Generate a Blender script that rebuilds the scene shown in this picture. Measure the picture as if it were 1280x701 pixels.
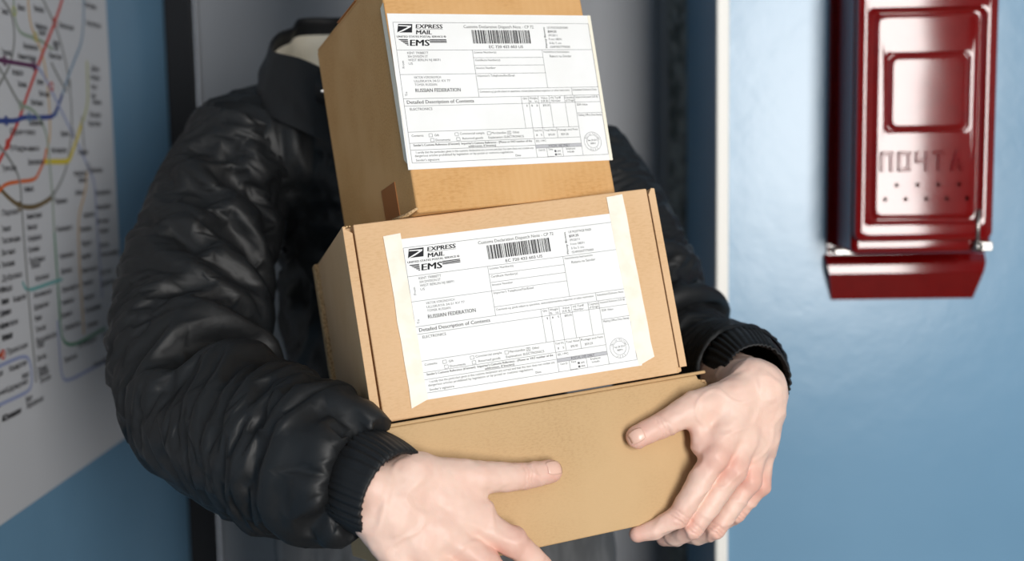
import bpy, bmesh, math, random
import numpy as np
from mathutils import Vector, Matrix

for o in list(bpy.data.objects): bpy.data.objects.remove(o)
scene = bpy.context.scene
COL = scene.collection
random.seed(7); RNG = np.random.default_rng(7)

# ------------------------------------------------------------------ camera
FPX, CX, CY = 1500.0, 640.0, 350.5            # focal length in pixels of a 1280x701 frame
TILT, ROLL = math.radians(6.6), math.radians(1.0)
CAM = np.array([0, 0, 1.45])
FW = np.array([0, math.cos(TILT), -math.sin(TILT)])
_dn = -np.array([0, math.sin(TILT), math.cos(TILT)])
RT = math.cos(ROLL) * np.array([1., 0, 0]) + math.sin(ROLL) * _dn
DN = -math.sin(ROLL) * np.array([1., 0, 0]) + math.cos(ROLL) * _dn
cd = bpy.data.cameras.new('camera')
cd.sensor_width = 36; cd.lens = 36 * FPX / 1280; cd.clip_start = .02; cd.clip_end = 50
cd.dof.use_dof = True; cd.dof.focus_distance = 1.10; cd.dof.aperture_fstop = 3.2
cam = bpy.data.objects.new('camera', cd); COL.objects.link(cam)
YAW = math.radians(-1.9)                        # the lens axis is turned a little against the hall
G = Matrix.Rotation(-YAW, 4, 'Z')               # camera-aligned frame -> hall frame
cam.matrix_world = G @ Matrix(((RT[0], -DN[0], -FW[0], CAM[0]), (RT[1], -DN[1], -FW[1], CAM[1]),
                           (RT[2], -DN[2], -FW[2], CAM[2]), (0, 0, 0, 1)))
scene.camera = cam

# ------------------------------------------------------------------ world, light, exposure
world = bpy.data.worlds.new('world'); scene.world = world; world.use_nodes = True
world.node_tree.nodes['Background'].inputs[0].default_value = (.80, .88, 1, 1)
world.node_tree.nodes['Background'].inputs[1].default_value = .6
vs = scene.view_settings
vs.view_transform = 'Standard'; vs.look = 'None'; vs.gamma = 1; vs.use_curve_mapping = False
vs.exposure = 0.0
RM = np.array([[math.cos(YAW), -math.sin(YAW), 0], [math.sin(YAW), math.cos(YAW), 0], [0, 0, 1]])
def room(x, y, z): return np.array([x, y, z], float)
WINS = [(0.68, 1.50, 0.80, 2.40, 92)]            # the window mirrored in the mailbox, behind the camera: x0 x1 z0 z1 watts
YBACK = -1.55
for x0_, x1_, z0_, z1_, watt in WINS:
    ld = bpy.data.lights.new('window_daylight_offscreen', 'AREA'); ld.shape = 'RECTANGLE'
    ld.size = x1_ - x0_ - .06; ld.size_y = z1_ - z0_ - .06; ld.energy = watt; ld.color = (1, .975, .94)
    lo = bpy.data.objects.new('window_daylight_offscreen', ld); COL.objects.link(lo)
    lo.location = room((x0_ + x1_) / 2, YBACK + .02, (z0_ + z1_) / 2)
    lo.rotation_euler = (math.radians(90), 0, 0)   # shines along +y into the hall

# ------------------------------------------------------------------ helpers
def ray(px, py): return (px - CX) / FPX * RT + (py - CY) / FPX * DN + FW
def at(px, py, y):
    """point of the place seen at (px,py) at forward distance y"""
    d = ray(px, py); return CAM + d * (y / d[1])

def lin(r, g, b):
    f = lambda c: (c / 255 / 12.92) if c / 255 <= .04045 else ((c / 255 + .055) / 1.055) ** 2.4
    return (f(r), f(g), f(b), 1)

def tag(o, label=None, cat=None, group=None, kind=None):
    if label: o['label'] = label
    if cat: o['category'] = cat
    if group: o['group'] = group
    if kind: o['kind'] = kind
    return o

def empty(name, loc=(0, 0, 0), rot=None):
    o = bpy.data.objects.new(name, None); COL.objects.link(o)
    o.empty_display_size = .05; o.location = loc
    if rot is not None: o.rotation_euler = rot
    return o

def link(name, me, mat, parent=None, smooth=False):
    o = bpy.data.objects.new(name, me); COL.objects.link(o)
    if mat is not None:
        for m in (mat if isinstance(mat, (list, tuple)) else [mat]): me.materials.append(m)
    if parent is not None: o.parent = parent
    if smooth: me.polygons.foreach_set('use_smooth', [True] * len(me.polygons))
    if smooth == 'auto':
        me.set_sharp_from_angle(angle=.6); wn = o.modifiers.new('flat', 'WEIGHTED_NORMAL'); wn.weight = 100; wn.keep_sharp = True
    return o

class MB:
    def __init__(s): s.v = []; s.f = []; s.m = []
    def add(s, vs, fs, m=0):
        n = len(s.v); s.v += [tuple(map(float, p)) for p in vs]
        s.f += [tuple(i + n for i in f) for f in fs]; s.m += [m] * len(fs)
    def box(s, x0, x1, y0, y1, z0, z1, m=0):
        s.add([(x, y, z) for z in (z0, z1) for y in (y0, y1) for x in (x0, x1)],
              [(0, 2, 3, 1), (4, 5, 7, 6), (0, 1, 5, 4), (2, 6, 7, 3), (0, 4, 6, 2), (1, 3, 7, 5)], m)
    def prism(s, poly, y0, y1, m=0):
        """polygon in x,z (counter-clockwise seen from -y) extruded from y0 to y1"""
        n = len(poly)
        s.add([(x, y0, z) for x, z in poly] + [(x, y1, z) for x, z in poly],
              [tuple(range(n)), tuple(range(2 * n - 1, n - 1, -1))] +
              [(i, n + i, n + (i + 1) % n, (i + 1) % n) for i in range(n)], m)
    def tube(s, pts, r, n=10, caps=True, m=0):
        pts = [np.array(p, float) for p in pts]; k = len(pts)
        rr = r if isinstance(r, (list, tuple)) else [r] * k
        vs = []; up = np.array([.3, .2, 1.])
        for i, p in enumerate(pts):
            t = pts[min(i + 1, k - 1)] - pts[max(i - 1, 0)]; t /= np.linalg.norm(t) + 1e-12
            a = np.cross(t, up); a /= np.linalg.norm(a) + 1e-12; b = np.cross(t, a)
            for j in range(n):
                w = 2 * math.pi * j / n; vs.append(p + rr[i] * (math.cos(w) * a + math.sin(w) * b))
        fs = [(i * n + j, i * n + (j + 1) % n, (i + 1) * n + (j + 1) % n, (i + 1) * n + j) for i in range(k - 1) for j in range(n)]
        if caps: fs += [tuple(range(n - 1, -1, -1)), tuple(range((k - 1) * n, k * n))]
        s.add(vs, fs, m)
    def mesh(s, name):
        me = bpy.data.meshes.new(name); me.from_pydata(s.v, [], s.f)
        if any(s.m): me.polygons.foreach_set('material_index', s.m)
        me.update(); return me
    def obj(s, name, mat, parent=None, smooth=False, bevel=0, seg=2):
        me = s.mesh(name)
        if bevel:
            bm = bmesh.new(); bm.from_mesh(me)
            bmesh.ops.recalc_face_normals(bm, faces=bm.faces)
            bmesh.ops.bevel(bm, geom=[e for e in bm.edges if e.calc_face_angle(0) > .4], offset=bevel, segments=seg, affect='EDGES', profile=.5, clamp_overlap=True)
            bm.to_mesh(me); bm.free()
        else:
            bm = bmesh.new(); bm.from_mesh(me); bmesh.ops.recalc_face_normals(bm, faces=bm.faces); bm.to_mesh(me); bm.free()
        return link(name, me, mat, parent, smooth)

# ------------------------------------------------------------------ materials
def mat(name, base, rough=.5, metal=0, spec=.5, bump=None, mix=None, coat=0, sss=0, extra=None):
    """bump: list of (scale, strength, distance, detail, stretch xyz); mix: (scale, colour2, lo, hi, stretch)"""
    m = bpy.data.materials.new(name); m.use_nodes = True
    nt = m.node_tree; N = nt.nodes; L = nt.links; P = N['Principled BSDF']
    P.inputs['Base Color'].default_value = base
    P.inputs['Roughness'].default_value = rough; P.inputs['Metallic'].default_value = metal
    P.inputs['Specular IOR Level'].default_value = spec
    if coat: P.inputs['Coat Weight'].default_value = coat; P.inputs['Coat Roughness'].default_value = .08
    if sss:
        P.inputs['Subsurface Weight'].default_value = sss; P.inputs['Subsurface Radius'].default_value = (1, .35, .2); P.inputs['Subsurface Scale'].default_value = .006
    tc = N.new('ShaderNodeTexCoord')
    def noise(scale, detail, stretch):
        mp = N.new('ShaderNodeMapping'); mp.inputs['Scale'].default_value = stretch
        L.new(tc.outputs['Object'], mp.inputs['Vector'])
        n = N.new('ShaderNodeTexNoise'); n.inputs['Scale'].default_value = scale; n.inputs['Detail'].default_value = detail
        L.new(mp.outputs[0], n.inputs['Vector']); return n
    last = None
    for (sc, c2, a, b, st) in (mix or []):
        n = noise(sc, 5, st); r = N.new('ShaderNodeMapRange')
        r.inputs['From Min'].default_value = a; r.inputs['From Max'].default_value = b
        L.new(n.outputs['Fac'], r.inputs['Value'])
        x = N.new('ShaderNodeMix'); x.data_type = 'RGBA'
        L.new(r.outputs[0], x.inputs['Factor'])
        if last is None: x.inputs[6].default_value = base
        else: L.new(last, x.inputs[6])
        x.inputs[7].default_value = c2; last = x.outputs[2]
    if last is not None: L.new(last, P.inputs['Base Color'])
    prev = None
    for (sc, stg, dist, det, st) in (bump or []):
        n = noise(sc, det, st); bp = N.new('ShaderNodeBump')
        bp.inputs['Strength'].default_value = stg; bp.inputs['Distance'].default_value = dist
        L.new(n.outputs['Fac'], bp.inputs['Height'])
        if prev is not None: L.new(prev, bp.inputs['Normal'])
        prev = bp.outputs[0]
    if prev is not None: L.new(prev, P.inputs['Normal'])
    if extra: extra(nt, P, tc)
    return m
ONE = (1, 1, 1)
M = {}
M['wall_blue'] = mat('wall_blue', lin(108, 150, 181), .28, spec=.6, mix=[(1.3, lin(115, 157, 188), .4, .62, ONE)], bump=[(9, .12, .01, 3, ONE), (140, .05, .002, 2, ONE)])
M['wall_white'] = mat('wall_grey', lin(120, 124, 126), .7, mix=[(2, lin(110, 114, 116), .4, .6, ONE)], bump=[(60, .1, .003, 3, ONE)])
M['ceiling'] = mat('ceiling_grey', lin(168, 168, 166), .8, bump=[(50, .1, .003, 3, ONE)])
M['floor'] = mat('floor_stone', lin(120, 114, 106), .45, mix=[(30, lin(92, 88, 84), .4, .6, ONE), (4, lin(132, 124, 112), .4, .6, ONE)], bump=[(80, .1, .002, 3, ONE)])
M['door'] = mat('door_grey', lin(138, 140, 145), .42, spec=.45, mix=[(.9, lin(140, 142, 146), .35, .65, ONE)], bump=[(30, .06, .003, 3, (1, 1, .2))])
M['frame_dark'] = mat('frame_dark', lin(34, 35, 38), .6, spec=.2, bump=[(40, .1, .003, 3, ONE)])
M['seal'] = mat('seal_plaster', lin(156, 156, 150), .8, mix=[(60, lin(98, 100, 96), .42, .6, (1, 1, .5)), (25, lin(150, 150, 144), .55, .7, ONE)], bump=[(60, .9, .01, 4, ONE)])
M['trim'] = mat('trim_white', lin(250, 248, 242), .45, bump=[(60, .05, .002, 2, ONE)])
M['pane'] = mat('window_pane', (.8, .85, .9, 1), .05, extra=lambda nt, P, tc: P.inputs['Transmission Weight'].__setattr__('default_value', 1.0))
# kraft boards
FIB = [(900, .25, .0006, 2, (.25, 1, 1)), (120, .12, .001, 3, (1, 1, .3))]
def flutes(scale, amt):
    def ex(nt, P, tc):
        N, L = nt.nodes, nt.links
        w = N.new('ShaderNodeTexWave'); w.inputs['Scale'].default_value = scale; w.inputs['Distortion'].default_value = .6; w.bands_direction = 'X'
        L.new(tc.outputs['Object'], w.inputs['Vector'])
        b = N.new('ShaderNodeBump'); b.inputs['Strength'].default_value = amt; b.inputs['Distance'].default_value = .0006
        L.new(w.outputs['Fac'], b.inputs['Height'])
        src = P.inputs['Normal'].links[0].from_socket
        L.new(src, b.inputs['Normal']); L.new(b.outputs[0], P.inputs['Normal'])
    return ex
M['kraft_gold'] = mat('kraft_gold', lin(206, 158, 102), .62, spec=.25, mix=[(500, lin(188, 138, 80), .45, .75, (.3, 1, 1)), (14, lin(212, 166, 112), .4, .65, ONE), (2600, lin(150, 104, 58), .66, .78, ONE)], bump=FIB, extra=flutes(42, .35))
M['kraft_pale'] = mat('kraft_pale', lin(214, 176, 134), .62, spec=.25, mix=[(600, lin(204, 164, 120), .45, .75, (.3, 1, 1)), (10, lin(219, 182, 142), .4, .65, ONE), (2600, lin(165, 122, 80), .68, .8, ONE)], bump=FIB, extra=flutes(46, .12))
M['kraft_plain'] = mat('kraft_plain', lin(193, 160, 117), .62, spec=.25, mix=[(700, lin(180, 146, 103), .45, .75, (.4, 1, 1)), (8, lin(198, 165, 122), .4, .65, ONE), (2600, lin(140, 100, 60), .66, .78, ONE)], bump=FIB)
M['kraft_edge'] = mat('kraft_edge', lin(214, 178, 132), .8, mix=[(900, lin(150, 110, 66), .5, .62, (1, 1, .4))], bump=[(700, .4, .001, 2, ONE)])
M['paper'] = mat('label_paper', lin(240, 240, 240), .5, spec=.25, mix=[(20, lin(237, 237, 236), .45, .6, ONE)], bump=[(25, .06, .001, 2, ONE)])
M['tape'] = mat('masking_tape', lin(244, 235, 221), .5, mix=[(60, lin(239, 227, 210), .42, .62, ONE)], bump=[(200, .1, .0006, 2, ONE)])
M['clear_tape'] = mat('parcel_tape', lin(164, 102, 50), .35, spec=.6, bump=[(60, .1, .001, 2, ONE)])
M['liner'] = mat('label_liner', lin(243, 236, 218), .45, bump=[(40, .1, .001, 2, ONE)])
M['ink'] = mat('print_ink', lin(40, 40, 44), .7, spec=.2)
M['ink_pale'] = mat('print_grey_bar', lin(188, 188, 192), .7, spec=.2)
M['ink_light'] = mat('print_ink_grey', lin(92, 92, 96), .7, spec=.2)
# clothes and skin
def crinkle(nt, P, tc):
    N, L = nt.nodes, nt.links
    v = N.new('ShaderNodeTexVoronoi'); v.feature = 'DISTANCE_TO_EDGE'; v.inputs['Scale'].default_value = 26
    n = N.new('ShaderNodeTexNoise'); n.inputs['Scale'].default_value = 9; n.inputs['Detail'].default_value = 3
    L.new(tc.outputs['Object'], n.inputs['Vector'])
    a = N.new('ShaderNodeVectorMath'); a.operation = 'MULTIPLY_ADD'; a.inputs[1].default_value = (.16, .16, .16)
    L.new(n.outputs['Color'], a.inputs[0]); L.new(tc.outputs['Object'], a.inputs[2]); L.new(a.outputs[0], v.inputs['Vector'])
    b = N.new('ShaderNodeBump'); b.inputs['Strength'].default_value = .14; b.inputs['Distance'].default_value = .005
    L.new(v.outputs['Distance'], b.inputs['Height'])
    src = P.inputs['Normal'].links[0].from_socket
    L.new(src, b.inputs['Normal']); L.new(b.outputs[0], P.inputs['Normal'])
M['nylon'] = mat('black_nylon', (.0098, .0108, .0122, 1), .53, spec=.37, bump=[(30, .08, .006, 3, ONE), (1400, .15, .0003, 1, ONE)], extra=crinkle)
M['nylon_cuff'] = mat('black_cuff', (.0085, .0095, .0110, 1), .58, spec=.35, bump=[(120, .2, .002, 2, ONE)])
M['lining'] = mat('cream_lining', lin(236, 232, 218), .8, mix=[(12, lin(222, 216, 198), .4, .6, ONE)], bump=[(18, .3, .01, 2, ONE), (900, .2, .0004, 1, ONE)])
M['denim'] = mat('grey_denim', lin(96, 97, 99), .85, mix=[(60, lin(80, 81, 83), .4, .6, (1, 1, .2))], bump=[(700, .3, .001, 2, ONE)])
M['shoe'] = mat('shoe_leather', lin(40, 36, 34), .4, bump=[(120, .2, .001, 3, ONE)])
M['sole'] = mat('shoe_sole', lin(200, 196, 188), .7)
M['hair'] = mat('dark_hair', lin(52, 38, 28), .5, bump=[(220, .6, .004, 3, (1, 1, .15))])
def skin_ex(nt, P, tc):
    N, L = nt.nodes, nt.links
    vc = N.new('ShaderNodeVertexColor'); vc.layer_name = 'tint'
    n = N.new('ShaderNodeTexNoise'); n.inputs['Scale'].default_value = 45; n.inputs['Detail'].default_value = 4
    L.new(tc.outputs['Object'], n.inputs['Vector'])
    r = N.new('ShaderNodeMapRange'); r.inputs['From Min'].default_value = .38; r.inputs['From Max'].default_value = .66; r.inputs['To Max'].default_value = .35
    L.new(n.outputs['Fac'], r.inputs['Value'])
    x = N.new('ShaderNodeMix'); x.data_type = 'RGBA'; L.new(r.outputs[0], x.inputs['Factor'])
    x.inputs[6].default_value = lin(231, 198, 182); x.inputs[7].default_value = lin(229, 184, 168)
    y = N.new('ShaderNodeMix'); y.data_type = 'RGBA'; L.new(vc.outputs['Color'], y.inputs['Factor'])
    L.new(x.outputs[2], y.inputs[6]); y.inputs[7].default_value = lin(208, 122, 104)
    L.new(y.outputs[2], P.inputs['Base Color'])
M['skin'] = mat('skin', lin(226, 186, 166), .48, spec=.4, sss=.12, bump=[(420, .22, .0006, 3, ONE), (90, .10, .001, 2, ONE)], extra=skin_ex)
M['nail'] = mat('fingernail', lin(232, 190, 172), .28, spec=.5)
M['eye'] = mat('eye_white', lin(236, 232, 226), .15)
M['iris'] = mat('iris_brown', lin(60, 42, 30), .15)
# mailbox and map
M['red'] = mat('red_enamel', lin(112, 9, 10), .075, spec=.5, mix=[(60, lin(106, 7, 8), .45, .65, ONE)], bump=[(9, .06, .006, 1, ONE)])
M['steel'] = mat('steel', lin(176, 174, 170), .3, metal=1, bump=[(120, .2, .001, 2, ONE)])
M['map_paper'] = mat('map_paper', lin(206, 208, 213), .35, spec=.5, bump=[(6, .05, .01, 2, ONE)])
M['map_text'] = mat('map_text', lin(44, 44, 48), .6)
M['map_text2'] = mat('map_text_grey', lin(176, 178, 182), .6)
MAPC = {k: mat('map_line_' + k, lin(*c), .5) for k, c in dict(red=(196, 62, 50), orange=(214, 106, 52), yellow=(212, 192, 62), brown=(112, 94, 62), grey=(140, 142, 142), blue=(56, 74, 140), sky=(120, 150, 176),
        purple=(92, 40, 84), teal=(110, 170, 170), green=(96, 148, 120), olive=(178, 182, 110), tan=(208, 174, 126), lilac=(150, 160, 196), sage=(148, 164, 148)).items()}

# ------------------------------------------------------------------ the setting (in room coordinates, turned by YAW)
def struct(name, mb, m, parent=None, bevel=0, kind='structure'):
    o = mb.obj(name, m, parent, bevel=bevel)
    if parent is None: o['kind'] = kind
    return o
XL, XR, YF, YD, XE, H = -.678, .2415, 1.75, 2.15, 2.2, 2.7
def bx(*a):
    b = MB(); b.box(*a); return b
struct('floor', bx(XL - .1, XE + .1, YBACK - .1, YD + .2, -.08, 0), M['floor'])
struct('ceiling', bx(XL - .1, XE + .1, YBACK - .1, YD + .2, H, H + .08), M['ceiling'])
struct('wall_left', bx(XL - .1, XL, YBACK - .1, YD + .15, 0, H), M['wall_blue'])
w = MB(); w.box(XR, XE + .1, YF, YF + .1, 0, H); struct('wall_front', w, M['wall_blue'])
struct('wall_niche', bx(XR, XR + .1, YF + .1, YD + .15, 0, H), M['wall_blue'])
struct('wall_right', bx(XE, XE + .1, YBACK - .1, YF, 0, H), M['wall_white'])
w = MB(); Z0, Z1 = WINS[0][2], WINS[0][3]
for a_, b_ in ((XL, WINS[0][0]), (WINS[0][1], XE)): w.box(a_, b_, YBACK - .1, YBACK, 0, H)
for x0_, x1_, z0_, z1_, _ in WINS: w.box(x0_, x1_, YBACK - .1, YBACK, 0, z0_); w.box(x0_, x1_, YBACK - .1, YBACK, z1_, H)
struct('wall_back', w, M['wall_white'])
for k, (x0_, x1_, z0_, z1_, _) in enumerate(WINS):
    wf = MB(); t = .04
    wf.box(x0_, x0_ + t, YBACK - .08, YBACK - .02, z0_, z1_); wf.box(x1_ - t, x1_, YBACK - .08, YBACK - .02, z0_, z1_)
    wf.box(x0_, x1_, YBACK - .08, YBACK - .02, z0_, z0_ + t); wf.box(x0_, x1_, YBACK - .08, YBACK - .02, z1_ - t, z1_)
    win = struct('window_%d' % (k + 1), wf, M['trim'])
    struct('pane', bx(x0_ + t, x1_ - t, YBACK - .055, YBACK - .05, z0_ + t, z1_ - t), M['pane'], win)
# white corner bead, door with its dark frame and the rough plaster strip beside it
struct('trim_1', bx(XR - .002, XR + .0165, YF - .006, YF + .004, 0, H), M['trim'], bevel=.003)
struct('trim_2', bx(XL, XL + .052, YD - .016, YD, 0, H), M['frame_dark'], bevel=.004)
struct('trim_3', bx(XR - .031, XR, YD - .012, YD, 0, H), M['seal'])
door = struct('door_1', bx(XL + .052, XR - .031, YD, YD + .05, 0, H), M['door'])
d = MB(); d.box(XL + .058, XR - .05, YD - .006, YD, .12, H - .12); struct('door_leaf', d, M['door'], door, bevel=.003)
d = MB()
lx, lz = -.535, .763
d.tube([(lx, YD - .006, lz), (lx, YD - .014, lz)], .020, 24); struct('lock_rosette', d, M['frame_dark'], door, bevel=.002)
d = MB(); d.tube([(lx + .004, YD - .014, lz), (lx + .004, YD - .022, lz)], .011, 20); struct('lock_cylinder', d, M['steel'], door, bevel=.002)

# ------------------------------------------------------------------ the three boxes: one leaning stack
def rot3(y, p, r):
    c, s = math.cos, math.sin
    Rz = np.array([[c(y), -s(y), 0], [s(y), c(y), 0], [0, 0, 1]])
    Rx = np.array([[1, 0, 0], [0, c(p), -s(p)], [0, s(p), c(p)]])
    Ry = np.array([[c(r), 0, s(r)], [0, 1, 0], [-s(r), 0, c(r)]])
    return Rz @ Rx @ Ry
R2 = rot3(.2674, -.2465, -.0891); P2 = np.array([-.1161, 1.0478, 1.2035])
W2, H2, D2 = .2882, .1804, .236
def in2(u, v, w): return P2 + R2 @ np.array([u, v, w], float)
W1, H1, D1 = .2090, .2258, .2175
R1 = R2 @ rot3(.1672, 0, 0); P1 = in2(.0573, -.0163, H2 + .0006)
W3, H3, D3 = .3197, .1324, .256
R3 = R2 @ rot3(.0727, 0, 0); P3 = in2(-.0012, -.0123, -H3 - .0022)
def box_frame(name, P, R):
    o = empty(name)
    o.matrix_world = G @ Matrix([list(R[i]) + [P[i]] for i in range(3)] + [[0, 0, 0, 1]])
    return o
def n3(): return -R3[:, 1]                       # outward normal of the lowest box's front
def on3(px, py, off):
    """point seen at (px,py) lying `off` metres in front of the lowest box's front face"""
    d = ray(px, py); n = n3(); q = P3 + n * off
    return CAM + d * ((q - CAM) @ n / (d @ n))

# ---- printed shipping form, shared by both parcels (mm, origin top left of the printed border)
TXT = []
def text_mesh(body, size, font=None, shear=0, off=0):
    c = bpy.data.curves.new('txt', 'FONT'); c.body = body; c.size = size; c.resolution_u = 2; c.shear = shear; c.offset = off
    o = bpy.data.objects.new('txt', c); COL.objects.link(o)
    me = bpy.data.meshes.new_from_object(o)
    v = np.array([p.co[:] for p in me.vertices]).reshape(-1, 3); f = [tuple(p.vertices) for p in me.polygons]
    bpy.data.objects.remove(o); bpy.data.curves.remove(c); bpy.data.meshes.remove(me)
    return v, f
class Form:
    def __init__(s): s.mb = MB()
    def put(s, pts, faces, m=0): s.mb.add([(u / 1000, 0, -v / 1000) for u, v in pts], faces, m)
    def rect(s, u0, v0, u1, v1, m=0): s.put([(u0, v1), (u1, v1), (u1, v0), (u0, v0)], [(0, 1, 2, 3)], m)
    def h(s, u0, u1, v, t=.32, m=1): s.rect(u0, v - t / 2, u1, v + t / 2, m)
    def w(s, v0, v1, u, t=.32, m=1): s.rect(u - t / 2, v0, u + t / 2, v1, m)
    def t(s, u, v, size, body, wide=None, vert=False, shear=0, bold=0, m=0):
        vv, ff = text_mesh(body, size * 1.38, shear=shear)
        if len(vv) == 0: return
        x, y = vv[:, 0] - vv[:, 0].min(), vv[:, 1]
        if wide: x = x * wide / x.max()
        for du in ((0, .16 * bold, -.16 * bold) if bold > 0 else (0,)):
            if vert: pts = [(u - b, v - a + du) for a, b in zip(x, y)]
            else: pts = [(u + a + du, v - b) for a, b in zip(x, y)]
            s.put(pts, ff, m)
F = Form(); FU, FV = 206.0, 133.5
for v in (0, 26.7, 73, 133.5): F.h(0, FU, v)
for u in (0, FU): F.w(0, FV, u)
F.h(0, 76, 50); F.h(0, 177.6, 80); F.h(0, 177.6, 104.5); F.h(0, 127, 115); F.h(0, 127, 121.5)
F.h(76, 150, 34.4); F.h(76, 150, 42); F.h(76, 150, 50); F.h(76, FU, 65)
F.w(26.7, 73, 76); F.w(26.7, 65, 150); F.w(65, 73, 176)
for u, v1 in ((120, 104.5), (127.5, 133.5), (138, 115), (150, 104.5), (166.6, 104.5), (177.6, 133.5)): F.w(73, v1, u)
F.w(104.5, 115, 153); F.h(177.6, FU, 80); F.h(177.6, FU, 91); F.h(127.5, 177.6, 115)
F.rect(127.5, 121.2, 177.6, 124.4, 2); F.h(127.5, 177.6, 121.2); F.h(127.5, 177.6, 124.4); F.w(124.4, 133.5, 139); F.w(124.4, 133.5, 156)
F.h(139, 146, 133); F.rect(147, 127, 149, 129, 1); F.rect(147, 130.4, 149, 132.4, 1)
# postal eagle block
F.put([(5, 1.6), (19, 1.6), (17.6, 9.8), (3, 9.8)], [(3, 2, 1, 0)], 0)
white_patches = [[(5.2, 2.7), (12.6, 3.0), (17.6, 3.2), (17.2, 4.5), (9.5, 8.3), (4.4, 9.9), (3.1, 9.7), (9.0, 7.0), (14.2, 4.6), (12.8, 4.0), (5.0, 3.6)],
                 ]
F.t(22, 5.7, 4.1, 'EXPRESS', 27, shear=.15, bold=1.6); F.h(22, 49, 6.6, .25); F.t(21.5, 11.4, 4.1, 'MAIL', 15.5, shear=.15, bold=1.6)
F.t(2, 14.6, 1.9, 'UNITED STATES POSTAL SERVICE ®', 49, bold=.5)
for k in range(5): F.put([(3 + k * 1.8, 16.2 + k * 1.3), (12.2, 16.2 + k * 1.3), (12.6, 17.1 + k * 1.3), (4.2 + k * 1.8, 17.1 + k * 1.3)], [(3, 2, 1, 0)], 0)
F.t(14, 22.6, 6.2, 'EMS', 19.5, shear=.12, bold=2.2)
for k in range(3): F.h(34, 51, 16.7 + k * 1.25, .85, 0)
F.t(70.5, 5.2, 3.0, 'Customs Declaration Dispatch Note - CP 72', 74)
u = 78.; k = 0; rb = random.Random(3)
while u < 138.5:
    b = rb.choice([.45, .45, .9, 1.35]); F.rect(u, 7.2, u + b, 20.4, 0); u += b + rb.choice([.45, .45, .9, .9])
F.t(94, 25, 2.8, 'EC 720 432 603 US', 36, bold=.3)
F.t(156.5, 25.0, 2.0, 'Pitney Bowes', 21, vert=True, bold=.5)
for i, (s_, b_) in enumerate((('US POSTAGE PAID', 0), ('$59.25', .6), ('09/28/11', -.2), ('From 08091', -.2), ('8 lbs 5 ozs', -.2), ('024P0007775000', 0))):
    F.t(159.5, 5.4 + i * 3.9, 2.3, s_, (23, 9.5, 10, 14, 13, 22)[i], bold=b_, m=0 if b_ >= 0 else 1)
F.t(5.5, 44, 2.3, 'From', 7, vert=True)
for i, s_ in enumerate(('KENT TRIBBETT', '304 DIVISION ST', 'WEST BERLIN NJ 08091', 'US')): F.t(10, 30.5 + i * 3.4, 2.3, s_, (21, 20, 32, 4)[i], m=1)
F.t(4.6, 70.5, 2.3, 'To', 4, vert=True)
for i, s_ in enumerate(('VIKTOR VORONOVICH', 'ULLISKAYA 34-51 KV 77', 'TOMSK RUSSIAN')): F.t(13, 54 + i * 3.5, 2.3, s_, (27, 36, 22)[i], m=1)
F.t(13, 67, 3.6, 'RUSSIAN FEDERATION', 45, bold=.4)
for i, s_ in enumerate(('License Number(s)', 'Certificate Number(s)', 'Invoice Number', "Importer's Telephone/Fax/Email")): F.t(77.5, 30.0 + i * 7.7, 2.1, s_, (23, 26, 20, 39)[i])
F.t(151.5, 29.8, 2.1, 'Nondelivery Instructions', 28); F.t(157.5, 34.4, 2.5, 'Return to Sender', 24)
F.t(77.5, 68.6, 2.0, 'Comments e.g. goods subject to quarantine, sanitary/phytosanitary inspection or other restrictions', 96)
F.t(177, 68.4, 2.0, 'Scheduled Delivery Date', 27); F.t(179, 75.8, 2.0, 'Insured Amount (US $)', 25); F.t(179, 83.4, 2.0, 'SDR Value', 12); F.t(179, 94, 2.1, 'Mailing Office Date Stamp', 26)
F.t(3, 77.9, 3.4, 'Detailed Description of Contents', 67, bold=.3); F.t(5, 84.2, 2.5, 'ELECTRONICS', 22)
for u, s_, wd in ((121.5, 'Qty', 4.5), (128.5, 'Weight', 8.5), (141, 'Value', 7), (151.5, 'HS Tariff', 11), (167, 'Country', 10)): F.t(u, 76.0, 2.1, s_, wd)
for u, s_, wd in ((128.5, 'lb.   oz.', 8.5), (140.5, '(US $)', 8), (152, 'Number', 10), (167.3, 'of Origin', 9.5)): F.t(u, 79.0, 2.1, s_, wd)
for u, s_, wd in ((124.5, '1', .7), (129.5, '8', 1.4), (135, '5', 1.4), (142, '$95.00', 7)): F.t(u, 83.4, 2.1, s_, wd)
F.t(3, 109, 2.1, 'Contents:', 12); F.t(51, 108.6, 2.2, 'Commercial sample', 25); F.t(53, 113.2, 2.2, 'Returned goods', 21)
for u, v in ((20, 106.6), (21, 111.2), (46, 106.6), (47, 111.2), (79, 106.6), (100, 106.8)):
    F.h(u, u + 3.4, v); F.h(u, u + 3.4, v + 3); F.w(v, v + 3, u); F.w(v, v + 3, u + 3.4)
F.t(100.7, 109.2, 2.2, 'X', 2); F.t(25.5, 109.2, 2.2, 'Gift', 4.5); F.t(26, 113.8, 2.2, 'Documents', 14.5); F.t(83.5, 109, 2.2, 'Merchandise', 15); F.t(105.5, 109, 2.2, 'Other', 7); F.t(79.5, 113.2, 2.2, 'Explanation: ELECTRONICS', 37)
F.t(3.5, 118, 2.1, "Sender's Customs Reference (if known)  Importer's Customs Reference - (Phone or VAT number of the", 121, bold=.3)
F.t(58, 120.8, 2.1, 'addressee, if known)', 28, bold=.3)
F.t(5, 124.8, 2.1, 'I certify that the particulars given in this customs declaration are correct and that this item does not contain any', 120)
F.t(3.5, 127.9, 2.1, 'dangerous articles prohibited by legislation or by postal or customs regulations.', 100)
F.t(4, 132, 2.1, "Sender's signature", 23); F.t(105, 131.5, 2.1, 'Date', 5.5)
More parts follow.
